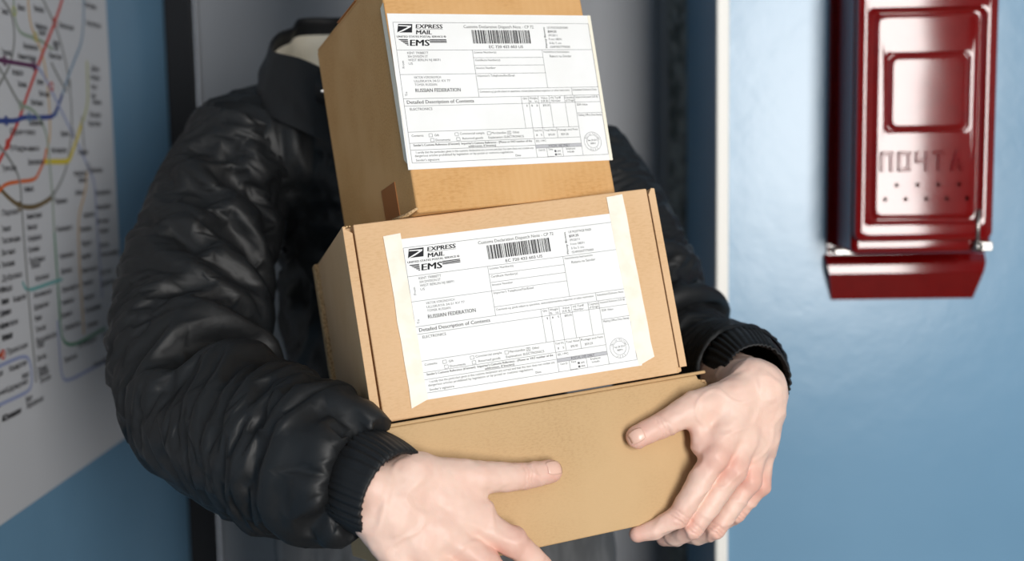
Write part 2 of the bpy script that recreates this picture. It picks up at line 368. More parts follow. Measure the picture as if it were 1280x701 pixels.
F.t(128.3, 108, 2.0, 'Total Wt.', 8.8); F.t(139, 108, 2.0, 'Total Value', 13); F.t(154, 108, 2.0, 'Postage and Fees', 22)
for u, s_, wd in ((130, '8', 1.4), (135, '5', 1.4), (143, '$95.00', 7), (157, '$59.25', 8)): F.t(u, 112.6, 2.1, s_, wd)
F.t(129, 118.4, 2.0, 'EEL / PFC:', 11); F.t(141.5, 123.8, 2.4, 'POSTAL USE ONLY', 23, bold=.2)
F.t(130, 127.4, 1.9, 'Clerk ID', 7); F.t(140.5, 127, 1.9, 'Time', 5); F.t(150, 129, 1.9, 'AM', 3.5); F.t(150, 132.4, 1.9, 'PM', 3.5); F.t(160, 127, 1.9, 'Employee', 10); F.t(161, 130, 1.9, 'Initials', 7.5)
for r in (9.6, 6.6):
    n = 48; a = [(190.5 + q * math.cos(2 * math.pi * i / n), 120 + q * math.sin(2 * math.pi * i / n)) for q in (r, r - .3) for i in range(n)]
    F.put(a, [(i, (i + 1) % n, n + (i + 1) % n, n + i)[::-1] for i in range(n)], 1)
F.t(185.2, 119.6, 1.9, 'Sep 28 2011', 10.6); F.t(187.7, 122.8, 1.9, '08091', 5.6)
for body, a0, sgn in (('Online Postage', math.radians(200), 1), ('USPS', math.radians(118), -1)):
    n = len(body); span = math.radians(140 if sgn > 0 else 56)
    for i, ch in enumerate(body):
        if ch == ' ': continue
        vv, ff = text_mesh(ch, 2.3); a = a0 + sgn * span * i / max(1, n - 1); rr = 7.2 if sgn > 0 else 8.9
        th = a + math.pi / 2 if sgn > 0 else a - math.pi / 2
        ex, ey = math.cos(th), math.sin(th); ux, uy = (math.cos(a), math.sin(a)) if sgn > 0 else (-math.cos(a), -math.sin(a))
        F.put([(190.5 + rr * math.cos(a) + p[0] * ex + p[1] * ux, 120 + rr * math.sin(a) + p[0] * ey + p[1] * uy) for p in vv], ff, 1)
form_me = F.mb.mesh('form_print'); form_me.materials.append(M['ink']); form_me.materials.append(M['ink_light']); form_me.materials.append(M['ink_pale'])
wp = MB()
for poly in white_patches: wp.add([(u / 1000, -.00012, -v / 1000) for u, v in poly], [tuple(range(len(poly)))])
eagle_me = wp.mesh('eagle_mark'); eagle_me.materials.append(M['paper'])

def put_label(boxo, lx, lz, la, margin, front=0.0, wrap=None):
    """paper label on the front face; lx,lz lower left of the printed border in the box frame"""
    ml, mr, mt, mb_ = margin
    fr = empty_mat(Matrix.Translation((lx, front, lz)) @ Matrix.Rotation(-la, 4, 'Y'))
    b = MB(); b.box(-ml, FU / 1000 + mr, -.0007, .0002, -mb_, FV / 1000 + mt)
    lab = b.obj('shipping_label', M['paper'], boxo); lab.matrix_local = fr
    for nm, me, dy in (('form_print', form_me, -.00085), ('eagle_mark', eagle_me, -.00085)):
        o = bpy.data.objects.new(nm, me); COL.objects.link(o); o.parent = lab; o.location = (0, dy, FV / 1000)
    return lab
def empty_mat(m): return m

# ---- top parcel: square-ish carton, label folded over its left corner
b1 = box_frame('cardboard_box', P1, R1)
tag(b1, 'brown carton with a white shipping label folded over its corner, topmost of the held stack', 'box')
m = MB(); m.box(0, W1, 0, D1, 0, H1)
o = m.obj('carton', M['kraft_gold'], b1, bevel=.0022, seg=3)
lab1 = put_label(b1, -.0012 + .0035, .0461, -.0262, (.0045, .0035, .0085, .006))
m = MB(); m.add([(-.0009, -.0012, .0425), (-.0009, .010, .052), (-.0009, .0075, .196), (-.0009, -.0012, .1985)], [(0, 1, 2, 3)]); m.add([(-.0003, -.0012, .0425), (-.0003, .010, .052), (-.0003, .0075, .196), (-.0003, -.0012, .1985)], [(3, 2, 1, 0)])
o = m.obj('label_flap', M['liner'], b1)
m = MB(); m.box(.2064, .2097, -.0011, -.0006, -.006, .142); m.obj('label_margin', M['liner'], lab1)
m = MB(); m.box(-.0006, .0001, .045, .085, -.0002, .040); m.obj('parcel_tape', M['clear_tape'], b1)
m = MB(); m.box(-.0006, W1 + .0006, .072, .135, H1 + .0029, H1 + .0036); m.obj('parcel_tape', M['clear_tape'], b1)
m = MB(); m.tube([(.0, -.001, .004), (-.006, .010, .0012), (-.014, .030, .0012)], [.0012, .0018, .0008], 6); m.obj('torn_edge', M['kraft_edge'], b1, smooth=True)
m = MB(); m.prism([(-.0012, .181), (.001, .181), (.001, .184), (-.0026, .183)], D1 - .001, D1 + .001); m.obj('paper_scrap', M['paper'], b1)
for ua, ub in ((.001, W1 / 2 - .0008), (W1 / 2 + .0008, W1 - .001)):
    m = MB(); m.box(ua, ub, .001, D1 - .001, H1 - .0002, H1 + .003); m.obj('top_flap', M['kraft_gold'], b1, bevel=.0006)

# ---- middle parcel: mailer with folded side walls, label held by two strips of masking tape
b2 = box_frame('cardboard_box', P2, R2)
tag(b2, 'pale mailer box with a shipping label held by masking tape strips, middle of the stack', 'box')
SL, SR = .0100, .0085
m = MB(); m.box(-SL, W2 + SR, .0145, D2, 0, H2); m.obj('carton', M['kraft_pale'], b2, bevel=.0015)
m = MB(); m.box(0, W2, 0, .0150, -.0006, H2); m.obj('front_panel', M['kraft_pale'], b2, bevel=.0012)
m = MB(); m.prism([(-SL, .002), (-.0018, .002), (-.0014, H2 - .0075), (-.0075, H2 - .003), (-.0062, H2 - .0012), (-SL, H2 - .0005)], .0002, .0150); m.obj('side_wall_edge', M['kraft_pale'], b2, bevel=.0006)
m = MB(); m.prism([(W2 + .0010, .0045), (W2 + SR, .0045), (W2 + SR, H2 - .0008), (W2 + .0050, H2), (W2 + .0012, H2 - .006)], .0003, .0150); m.obj('side_wall_edge', M['kraft_pale'], b2, bevel=.0006)
m = MB()
for k in range(3): m.box(-SL + .0008 + k * .0026, -SL + .0024 + k * .0026, -.0001, .006, H2 - .0018, H2 - .0006)
m.obj('flute_end', M['kraft_edge'], b2)
m = MB()
for k in range(2): m.box(W2 - .0024, W2 - .0008, -.0004, .003, .0006 + k * .003, .0022 + k * .003)
m.obj('flute_end', M['kraft_edge'], b2)
m = MB(); m.box(-SL - .0045, -SL + .001, D2 - .018, D2 + .002, -.006, H2 - .001); m.obj('lid_edge', M['kraft_edge'], b2, bevel=.0008)
lab2 = put_label(b2, .0411, .0196, -.0062, (.004, .004, .0085, .006))
def tape(name, pts, parent):
    m = MB(); n = len(pts); m.prism(pts, -.00105, -.0006); return m.obj(name, M['tape'], parent)
def strip(u0, v0, u1, v1, hw, n, seed):
    r = random.Random(seed); L = []; R = []
    for i in range(n):
        t = i / (n - 1); u = u0 + (u1 - u0) * t; v = v0 + (v1 - v0) * t
        L.append((u - hw + r.uniform(-.0006, .0006), v)); R.append((u + hw + r.uniform(-.0004, .0004), v))
    R[0] = (R[0][0], R[0][1] + .006); L[-1] = (L[-1][0], L[-1][1] - .001)
    return R[::1] and (L[:1] + R + L[:0:-1])
tape('tape_strip', strip(.0345, .008, .0335, .1672, .0078, 9, 1), b2)
tape('tape_strip', strip(.2560, .0125, .2535, .1775, .0085, 9, 2), b2)

# ---- lowest parcel: plain mailer carried in the hands
b3 = box_frame('cardboard_box', P3, R3)
tag(b3, 'plain unlabelled kraft mailer box gripped by both hands, lowest of the held stack', 'box')
m = MB(); m.box(0.0015, W3 - .0015, .014, D3, 0, H3 - .0032); m.obj('carton', M['kraft_plain'], b3, bevel=.0015)
m = MB(); m.prism([(0, 0), (W3, 0), (W3, H3 - .0125), (W3 - .004, H3 - .011), (W3 - .0075, H3 - .0075), (W3 - .0085, H3 - .0032), (0, H3 - .0032)], 0, .0145)
m.obj('front_panel', M['kraft_plain'], b3, bevel=.0014)
m = MB(); m.box(-.001, W3 + .0022, .0006, D3, H3 - .0032, H3); m.obj('lid', M['kraft_plain'], b3, bevel=.0012)
for s_, u0 in ((1, W3), (-1, 0)):
    m = MB(); m.tube([(u0 - s_ * .0075, .0055, H3 - .0080), (u0 - s_ * .004, .0045, H3 - .0098), (u0 + s_ * .0002, .004, H3 - .0102), (u0 + s_ * .0024, .005, H3 - .0150)], .0017, 8)
    m.obj('flap_curl', M['kraft_edge'], b3, smooth=True)

# ------------------------------------------------------------------ implicit surfaces for the figure
def smin(a, b, k):
    h = np.clip(.5 + .5 * (b - a) / k, 0, 1); return b + (a - b) * h - k * h * (1 - h)
def cone(P, a, b, ra, rb):
    ab = b - a; t = np.clip(((P - a) @ ab) / (ab @ ab), 0, 1)
    return np.linalg.norm(P - a - t[:, None] * ab, axis=1) - (ra + (rb - ra) * t)
def ell(P, c, r, R=None):
    q = P - np.asarray(c)
    if R is not None: q = q @ R
    r = np.asarray(r, float); k0 = np.linalg.norm(q / r, axis=1); k1 = np.linalg.norm(q / r ** 2, axis=1) + 1e-9
    return k0 * (k0 - 1) / k1
def sbox(P, O, R, lo, hi, rad=.002):
    q = (P - O) @ R; lo, hi = np.array(lo), np.array(hi); c = (lo + hi) / 2; e = (hi - lo) / 2 - rad
    a = np.abs(q - c) - e
    return np.linalg.norm(np.maximum(a, 0), axis=1) + np.minimum(a.max(1), 0) - rad
def boxes_sdf(P):
    return np.minimum(np.minimum(sbox(P, P1, R1, (0, 0, 0), (W1, D1, H1)), sbox(P, P2, R2, (-SL, 0, 0), (W2 + SR, D2, H2))),
                      sbox(P, P3, R3, (0, 0, 0), (W3, D3, H3)))
def surface(f, lo, hi, h, slack=1.25):
    """naive surface nets of f<0 inside lo..hi with spacing h, evaluated only near the surface"""
    lo = np.array(lo, float); hi = np.array(hi, float); B = 8
    nb = np.ceil((hi - lo) / (h * B)).astype(int); n = nb * B
    bi = np.stack(np.meshgrid(*[np.arange(k) for k in nb], indexing='ij'), -1).reshape(-1, 3)
    bc = lo + (bi * B + (B - 1) / 2) * h
    dv = f(bc); act = np.abs(dv) < h * B * .866 * slack + .004
    V = np.repeat(np.repeat(np.repeat(dv.reshape(nb), B, 0), B, 1), B, 2).astype(np.float32)
    loc = np.stack(np.meshgrid(*[np.arange(B)] * 3, indexing='ij'), -1).reshape(-1, 3)
    ai = bi[act]
    for s in range(0, len(ai), 400):
        g = (ai[s:s + 400, None, :] * B + loc[None]).reshape(-1, 3)
        V[g[:, 0], g[:, 1], g[:, 2]] = f(lo + g * h)
    S = V < 0
    c = np.zeros(n - 1, np.int8)
    for dx in (0, 1):
        for dy in (0, 1):
            for dz in (0, 1): c += S[dx:n[0] - 1 + dx, dy:n[1] - 1 + dy, dz:n[2] - 1 + dz]
    cells = np.argwhere((c > 0) & (c < 8)); ids = -np.ones(n - 1, np.int64); ids[tuple(cells.T)] = np.arange(len(cells))
    acc = np.zeros((len(cells), 3)); cnt = np.zeros(len(cells))
    corners = [(x, y, z) for x in (0, 1) for y in (0, 1) for z in (0, 1)]
    for a in corners:
        for ax in range(3):
            if a[ax]: continue
            b = list(a); b[ax] = 1
            pa = cells + np.array(a); pb = cells + np.array(b)
            va, vb = V[tuple(pa.T)].astype(float), V[tuple(pb.T)].astype(float); k = (va < 0) != (vb < 0)
            t = va[k] / (va[k] - vb[k]); acc[k] += pa[k] + t[:, None] * (pb[k] - pa[k]); cnt[k] += 1
    verts = lo + acc / cnt[:, None] * h
    quads = []
    for ax in range(3):
        o1, o2 = [(1, 2), (2, 0), (0, 1)][ax]
        sl0 = [slice(None)] * 3; sl1 = [slice(None)] * 3; sl0[ax] = slice(0, n[ax] - 1); sl1[ax] = slice(1, n[ax])
        ch = np.argwhere(S[tuple(sl0)] != S[tuple(sl1)])
        ch = ch[(ch[:, o1] > 0) & (ch[:, o2] > 0) & (ch[:, o1] < n[o1] - 1) & (ch[:, o2] < n[o2] - 1)]
        inside = S[tuple(ch.T)]
        e1 = np.zeros(3, int); e1[o1] = 1; e2 = np.zeros(3, int); e2[o2] = 1
        q = np.stack([ids[tuple((ch - e1 - e2).T)], ids[tuple((ch - e2).T)], ids[tuple(ch.T)], ids[tuple((ch - e1).T)]], 1)
        q[~inside] = q[~inside][:, ::-1]
        quads.append(q[(q >= 0).all(1)])
    return verts, np.concatenate(quads)
def grad(f, P, e=.0012):
    g = np.stack([f(P + np.eye(3)[i] * e) - f(P - np.eye(3)[i] * e) for i in range(3)], 1)
    return g / (np.linalg.norm(g, axis=1, keepdims=True) + 1e-9)
# gradient noise
_perm = RNG.permutation(512); _perm = np.concatenate([_perm, _perm, _perm]); _gr = RNG.normal(size=(512, 3)); _gr /= np.linalg.norm(_gr, axis=1, keepdims=True)
def perlin(P):
    i = np.floor(P).astype(int); f = P - i; i &= 255; u = f * f * f * (f * (f * 6 - 15) + 10); out = 0
    for dx in (0, 1):
        for dy in (0, 1):
            for dz in (0, 1):
                hsh = _perm[_perm[_perm[i[:, 0] + dx] + i[:, 1] + dy] + i[:, 2] + dz]
                g = _gr[hsh]; d = f - np.array([dx, dy, dz])
                wgt = (u[:, 0] if dx else 1 - u[:, 0]) * (u[:, 1] if dy else 1 - u[:, 1]) * (u[:, 2] if dz else 1 - u[:, 2])
                out = out + wgt * (g * d).sum(1)
    return out * 1.5
def mesh_np(name, v, q):
    me = bpy.data.meshes.new(name)
    me.vertices.add(len(v)); me.vertices.foreach_set('co', np.asarray(v, np.float32).ravel())
    q = np.asarray(q, np.int32); me.loops.add(q.size); me.loops.foreach_set('vertex_index', q.ravel())
    me.polygons.add(len(q)); me.polygons.foreach_set('loop_start', np.arange(0, q.size, 4, dtype=np.int32)); me.polygons.foreach_set('loop_total', np.full(len(q), 4, np.int32))
    me.update(calc_edges=True); me.validate(); return me

# ---- the hands (each chain: list of (point, radius))
def chain(P, pts, d=None, k=.004):
    for (a, ra), (b, rb) in zip(pts[:-1], pts[1:]):
        c = cone(P, a, b, ra, rb); d = c if d is None else smin(d, c, .0015)
    return d
def make_hand(wrist, elbow, mcps, fingers, thumb, palm_extra, tendon_lift):
    wp_, wr = wrist
    def f(P):
        d = cone(P, wp_, elbow, wr, wr + .006)
        for c, (mp, r) in zip(mcps, [(m_[0], m_[1]) for m_ in mcps]):
            st_ = wp_ + .35 * (mp - np.mean([q[0] for q in mcps], 0)); d = smin(d, cone(P, st_ + .22 * (mp - st_), mp, .0165, r), .007)
        for a, b in zip(mcps[:-1], mcps[1:]):
            d = smin(d, cone(P, .6 * a[0] + .4 * wp_, .6 * b[0] + .4 * wp_, .0138, .0138), .009)
        for (a, ra, b, rb) in palm_extra: d = smin(d, cone(P, a, b, ra, rb), .009)
        for mp, r in mcps: d = smin(d, np.linalg.norm(P - (mp + tendon_lift * .004), axis=1) - r * .80, .006)
        for mp, r in mcps: d = smin(d, cone(P, wp_ + tendon_lift * .0125, mp + tendon_lift * (r - .0022), .0028, .0022), .005)
        th = chain(P, thumb); d = smin(d, th, .009)
        for fg in fingers: d = smin(d, chain(P, fg), .0035)
        return np.maximum(d, -(boxes_sdf(P) - .0002))
    return f
def pt(L): return [(on3(x, y, o), r) for x, y, o, r in L]
# person's right hand (seen against the left of the lowest box)
LW = (on3(466, 609, .024), .021)
Lm = pt([(640, 676, .021, .0125), (606, 704, .026, .0125), (566, 727, .025, .012), (526, 742, .020, .011)])
L_el = at(232, 462, 1.27)
Lf = [Lm[:1] + pt([(677, 708, .016, .0102), (676, 722, -.010, .0090), (668, 722, -.030, .0082)]),
      Lm[1:2] + pt([(642, 738, .018, .0104), (645, 745, -.010, .0092), (640, 742, -.034, .0084)]),
      Lm[2:3] + pt([(604, 758, .016, .0100), (610, 762, -.010, .0088), (606, 758, -.032, .0080)]),
      Lm[3:4] + pt([(560, 766, .014, .0090), (566, 770, -.008, .0078), (566, 766, -.026, .0070)])]
Lt = pt([(520, 592, .022, .0165), (596, 597, .020, .0150), (655, 595, .0145, .0118), (688, 589, .0112, .0107)])
cam_n = -ray(560, 640) / np.linalg.norm(ray(560, 640))
Lx = [(Lt[0][0], .016, on3(600, 640, .019), .013), (LW[0], .019, on3(520, 660, .022), .018), (on3(508, 598, .022), .021, on3(490, 650, .024), .018)]
hand_L = make_hand(LW, L_el, Lm, Lf, Lt, Lx, cam_n)
# person's left hand (around the right end of the lowest box)
RW = (on3(946, 488, .010), .0290)
Rm = pt([(893, 572, .026, .0125), (916, 588, .020, .0125), (936, 600, .008, .0118), (949, 606, -.008, .0108)])
R_el = at(845, 450, 1.43)
Rf = [Rm[:1] + pt([(848, 645, .0125, .0103), (818, 662, .002, .0090), (797, 667, -.004, .0080)]),
      Rm[1:2] + pt([(866, 660, .007, .0102), (845, 671, -.014, .0088), (830, 672, -.030, .0080)]),
      Rm[2:3] + pt([(894, 661, -.004, .0098), (872, 670, -.026, .0086), (858, 668, -.042, .0078)]),
      Rm[3:4] + pt([(921, 641, -.020, .0088), (902, 655, -.040, .0076), (892, 654, -.054, .0068)])]
Rt_ = pt([(920, 495, .018, .0175), (870, 508, .018, .0155), (824, 533, .0130, .0118), (797, 546, .0112, .0106)])
Rx_ = [(Rt_[0][0], .016, on3(895, 560, .022), .012), (RW[0], .023, on3(950, 545, .004), .018), (on3(940, 475, .014), .020, on3(955, 510, .008), .020), (on3(872, 520, .016), .009, on3(876, 558, .018), .009)]
hand_R = make_hand(RW, R_el, Rm, Rf, Rt_, Rx_, cam_n)

# ---- body under the clothes
TX, TY = -.125, 1.53
SHL, SHR = at(312, 176, 1.50), at(712, 198, 1.52)
HC = np.array([TX, 1.50, 1.715])
def body_f(P):
    d = ell(P, (TX, TY, 1.27), (.165, .095, .24))
    d = smin(d, ell(P, (TX + .02, TY, 1.02), (.16, .10, .18)), .05)
    d = smin(d, cone(P, SHL + [.03, .02, -.02], SHR + [-.03, .02, -.02], .05, .05), .05)
    for s, mid, e in ((SHL, at(238, 362, 1.36), L_el), (SHR, at(798, 357, 1.47), R_el)):
        d = smin(d, cone(P, s, mid, .038, .034), .03); d = smin(d, cone(P, mid, e, .034, .032), .02)
    d = np.minimum(d, cone(P, L_el, .35 * L_el + .65 * LW[0], .040, .028)); d = np.minimum(d, cone(P, R_el, .35 * R_el + .65 * RW[0], .040, .028))
    for s in (-1, 1):
        hx = TX + .03 + s * .095
        d = smin(d, cone(P, np.array([hx, TY, .90]), np.array([hx, TY, .50]), .082, .055), .04)
        d = smin(d, cone(P, np.array([hx, TY, .50]), np.array([hx, TY + .02, .10]), .052, .036), .02)
        d = smin(d, cone(P, np.array([hx, TY + .03, .06]), np.array([hx, TY - .10, .045]), .036, .026), .02)
    d = smin(d, cone(P, np.array([TX, TY + .015, 1.44]), np.array([TX, TY - .005, 1.62]), .068, .058), .035)
    return d
def head_f(P):
    h = HC; d = ell(P, h + [0, .012, .025], (.074, .095, .098))
    d = smin(d, ell(P, h + [0, -.012, -.055], (.058, .070, .070)), .03)
    d = smin(d, ell(P, h + [0, -.066, -.105], (.022, .016, .016)), .025)
    d = smin(d, cone(P, h + [0, -.085, .008], h + [0, -.104, -.036], .007, .0125), .012)
    for s in (-1, 1):
        d = smin(d, ell(P, h + [s * .011, -.096, -.040], (.008, .010, .007)), .006)
        d = smin(d, cone(P, h + [s * .012, -.082, .024], h + [s * .045, -.066, .024], .007, .006), .012)
        d = smin(d, ell(P, h + [s * .040, -.058, -.030], (.022, .020, .020)), .02)
        d = np.maximum(d, -(ell(P, h + [s * .031, -.092, .004], (.015, .012, .009))))
        e = ell(P, h + [s * .078, .012, -.006], (.010, .020, .034)); e = np.maximum(e, -ell(P, h + [s * .090, .006, -.002], (.008, .010, .020)))
        d = smin(d, e, .006)
    d = smin(d, cone(P, h + [-.016, -.0745, -.071], h + [.016, -.0745, -.071], .0052, .0052), .010)
    d = smin(d, cone(P, h + [-.014, -.0735, -.0815], h + [.014, -.0735, -.0815], .0056, .0056), .010)
    d = np.maximum(d, -(cone(P, h + [-.020, -.0835, -.0762], h + [.020, -.0835, -.0762], .0016, .0016)))
    return smin(d, cone(P, np.array([TX, TY + .015, 1.44]), np.array([TX, TY - .005, 1.64]), .060, .054), .03)
pieces = []
for f, lo, hi, h in ((body_f, (-.55, 1.0, 0.0), (.40, 1.75, 1.58), .009), (head_f, HC - [.11, .14, .20], HC + [.11, .14, .15], .0035)):
    pieces.append(surface(f, lo, hi, h))
def bounds(L, m=.03): a = np.array(L); return a.min(0) - m, a.max(0) + m
hand_pts = []
for f, chains, wr, el in ((hand_L, Lf + [Lt], LW[0], L_el), (hand_R, Rf + [Rt_], RW[0], R_el)):
    pts_ = [p for c in chains for p, r in c] + [wr, wr + .30 * (el - wr)]
    lo, hi = bounds(pts_); v, q = surface(f, lo, hi, .00135)
    n = grad(f, v); v = v - n * f(v)[:, None] * .9
    dsp = .00045 * perlin(v * 130) + .0004 * perlin(v * 60)
    # creases over the thumb joint and finger joints
    ips = [(chains[-1][2][0], chains[-1][3][0] - chains[-1][1][0])] + [(c[1][0], c[1][0] - c[0][0]) for c in chains[:-1]]
    for p, t in ips:
        t = t / np.linalg.norm(t); rel = v - p; s = rel @ t; near = np.exp(-((np.linalg.norm(rel, axis=1) - .010) / .006) ** 2)
        dors = np.clip((n @ cam_n) * 1.6 - .2, 0, 1)
        for off in (-.0034, 0, .0032): dsp -= .0011 * near * dors * np.exp(-((s - off - .0012 * perlin(v * 180)) / .0011) ** 2)
    # lengthwise veins and tendons on the back of the hand
    back = np.clip(boxes_sdf(v) / .02, 0, 1)
    vein = 1 - np.abs(perlin(v * 26 + 5.3)) * 7
    dsp += .0009 * np.clip(vein, 0, 1) * back
    v = v + n * dsp[:, None]
    pieces.append((v, q))
vs_, qs_, off = [], [], 0
for v, q in pieces: vs_.append(v); qs_.append(q + off); off += len(v)
bv = np.concatenate(vs_); bq = np.concatenate(qs_)
person = empty('person'); person.matrix_world = G @ Matrix.Translation((TX, TY, 0))
tag(person, 'person in a black windbreaker and grey trousers hugging a stack of three boxes', 'person')
def put(name, me, m, parent=person, smooth=True):
    o = link(name, me, m, parent, smooth); o.matrix_parent_inverse = Matrix.Translation((-TX, -TY, 0)) if parent is person else Matrix.Identity(4)
    return o
body_me = mesh_np('body', bv, bq)
tint = np.zeros(len(bv))
for L_, amp in ((Lm, .55), (Rm, .60)):
    for p, r in L_: tint += amp * np.exp(-(np.linalg.norm(bv - p, axis=1) / .016) ** 2)
for c, amp in [(c, .45) for c in Lf + Rf]:
    tint += amp * np.exp(-(np.linalg.norm(bv - c[1][0], axis=1) / .012) ** 2) + .5 * np.exp(-(np.linalg.norm(bv - c[3][0], axis=1) / .012) ** 2)
for c in (Lt, Rt_):
    tint += .35 * np.exp(-(np.linalg.norm(bv - c[2][0], axis=1) / .014) ** 2) + .5 * np.exp(-(np.linalg.norm(bv - c[3][0], axis=1) / .013) ** 2)
tint += .7 * np.exp(-(np.linalg.norm(bv - on3(864, 535, .012), axis=1) / .010) ** 2)
tint = np.clip(tint, 0, .8)
ca = body_me.color_attributes.new('tint', 'FLOAT_COLOR', 'POINT')
ca.data.foreach_set('color', np.stack([tint, tint, tint, np.ones_like(tint)], 1).astype(np.float32).ravel())
body = put('body', body_me, M['skin'])
# thumb nails
def nail(f, th, up, ln, wd, back):
    p1, p2 = th[2][0], th[3][0]; t = (p2 - p1) / np.linalg.norm(p2 - p1)
    n = up - (up @ t) * t; n /= np.linalg.norm(n); s = np.cross(t, n)
    c = p2 + t * back; r = th[3][1]; G = []; nu, nv = 9, 11
    for i in range(nu):
        for j in range(nv):
            a = (i / (nu - 1) - .5) * 2; b = (j / (nv - 1) - .5) * 2
            e = math.sqrt(max(0, 1 - .45 * abs(a) ** 3))
            G.append(c + t * a * ln / 2 + s * b * wd / 2 * e + n * r * (1.02 - .35 * (b * e * wd / 2 / r) ** 2))
    G = np.array(G)
    for _ in range(6): G = G - n * np.clip(f(G) - .0005, -.003, .003)[:, None]
    fs = [(i * nv + j, i * nv + j + 1, (i + 1) * nv + j + 1, (i + 1) * nv + j) for i in range(nu - 1) for j in range(nv - 1)]
    m = MB(); m.add(G, fs); o = m.obj('thumb_nail', M['nail'], body, smooth=True)
    so = o.modifiers.new('thick', 'SOLIDIFY'); so.thickness = .0007; so.offset = -1
nail(hand_L, Lt, cam_n * .9 + np.array([.05, 0, .30]), .0160, .0135, .0002)
nail(hand_R, Rt_, cam_n * .95 + np.array([-.1, 0, .12]), .0135, .0130, .0030)
for s in (-1, 1):
    m = MB(); bm = bmesh.new(); bmesh.ops.create_uvsphere(bm, u_segments=20, v_segments=14, radius=.0118); me = bpy.data.meshes.new('eye'); bm.to_mesh(me); bm.free()
    e = link('eye', me, M['eye'], body, True); e.location = HC + [s * .031, -.0715, .004]
    m = MB(); m.tube([(0, -.0108, 0), (0, -.0122, 0)], [.0055, .004], 16); i_ = m.obj('iris', M['iris'], body, True); i_.location = HC + [s * .031, -.0715, .004]
def hair_f(P):
    d = ell(P, HC + [0, .020, .034], (.083, .101, .102)); cut = (P - HC)
    face = np.maximum(np.abs(cut[:, 0]) - .064, np.maximum(cut[:, 1] + .045, cut[:, 2] - .062))
    d = np.maximum(d, -np.maximum(cut[:, 1] + .040, cut[:, 2] - .066)); d = np.maximum(d, -(cut[:, 2] + .035 + .25 * np.maximum(cut[:, 1], -.02) * -1))
    return d + .004 * perlin(P * 60)
v, q = surface(hair_f, HC - [.11, .13, .12], HC + [.11, .15, .17], .0045); put('hair', mesh_np('hair', v, q), M['hair'])

# ---- jacket
AL = [(SHL, .072), (at(268, 262, 1.455), .076), (at(238, 362, 1.36), .083), (at(236, 458, 1.26), .081), (at(262, 520, 1.20), .078), (at(340, 556, 1.115), .077), (at(396, 582, 1.055), .072), (at(424, 588, 1.037), .060)]
AR = [(SHR, .072), (at(750, 265, 1.49), .078), (at(798, 357, 1.47), .077), (at(838, 440, 1.43), .074), (at(882, 464, 1.36), .061), (at(915, 463, 1.285), .053)]
LSEG = [(a, b) for a, b in zip(AL[:-1], AL[1:])]; RSEG = [(a, b) for a, b in zip(AR[:-1], AR[1:])]
def arm_f(P, segs, k=.02):
    d = None
    for (a, ra), (b, rb) in segs:
        c = cone(P, a, b, ra, rb); d = c if d is None else smin(d, c, k)
    return d
CL0, CL1 = at(450, 596, 1.022), at(491, 619, .995); CR0, CR1 = at(926, 462, 1.245), at(946, 476, 1.180)
unit = lambda a: a / np.linalg.norm(a)
CUTL = (CL0 + .004 * unit(CL1 - CL0), unit(CL1 - CL0)); CUTR = (CR0 + .012 * unit(CR1 - CR0), unit(CR1 - CR0))
def jacket_f(P):
    d = ell(P, (TX + .004, TY + .005, 1.26), (.175, .128, .27))
    w_ = ell(P, (TX + .02, TY, 1.05), (.175, .130, .24)); d = smin(d, w_, .05)
    d = np.maximum(d, .985 - P[:, 2])
    d = smin(d, cone(P, np.array([TX, TY + .02, 1.475]), SHL + [.05, .015, .0], .085, .064), .05)
    d = smin(d, cone(P, np.array([TX, TY + .02, 1.475]), SHR + [-.05, .01, .005], .085, .064), .05)
    d = smin(d, cone(P, at(350, 142, 1.54), at(288, 172, 1.51), .043, .050), .02)
    d = smin(d, cone(P, SHL + [.03, .01, -.01], SHL + .25 * (AL[1][0] - SHL), .066, .064), .02)
    d = smin(d, cone(P, SHR + [-.03, .01, -.01], SHR + .25 * (AR[1][0] - SHR), .066, .064), .02)
    d = np.maximum(d, -(boxes_sdf(P) - .0015))
    return d
v, q = surface(jacket_f, (-.52, .93, .96), (.40, 1.70, 1.60), .0042)
n = grad(jacket_f, v, .004)
def ridge(n_, sharp): return np.clip(1 - np.abs(n_) * sharp, 0, 1)
def tri2(a, b, z): return perlin(np.stack([a, b, np.full(len(a), z)], 1))
tw = np.zeros(len(v))
for k, (f1, f2, amp) in enumerate(((16, 4, .010), (30, 7, .006))):
    al = .25 + .8 * perlin(v * 5 + k * 7); a = v[:, 0] * np.cos(al) + v[:, 2] * np.sin(al); b = -v[:, 0] * np.sin(al) + v[:, 2] * np.cos(al)
    tw += amp * (ridge(tri2(a * f1, b * f2, 4.4 + k), 2.8) - .3)
dsp = tw
fade = np.clip((boxes_sdf(v) - .002) / .012, 0, 1)
v = v + n * (dsp * fade)[:, None]
jk = put('jacket', mesh_np('jacket', v, q), M['nylon'])
dc = jk.modifiers.new('facets', 'DECIMATE'); dc.ratio = .15
smo = jk.modifiers.new('soften', 'SMOOTH'); smo.factor = .5; smo.iterations = 1
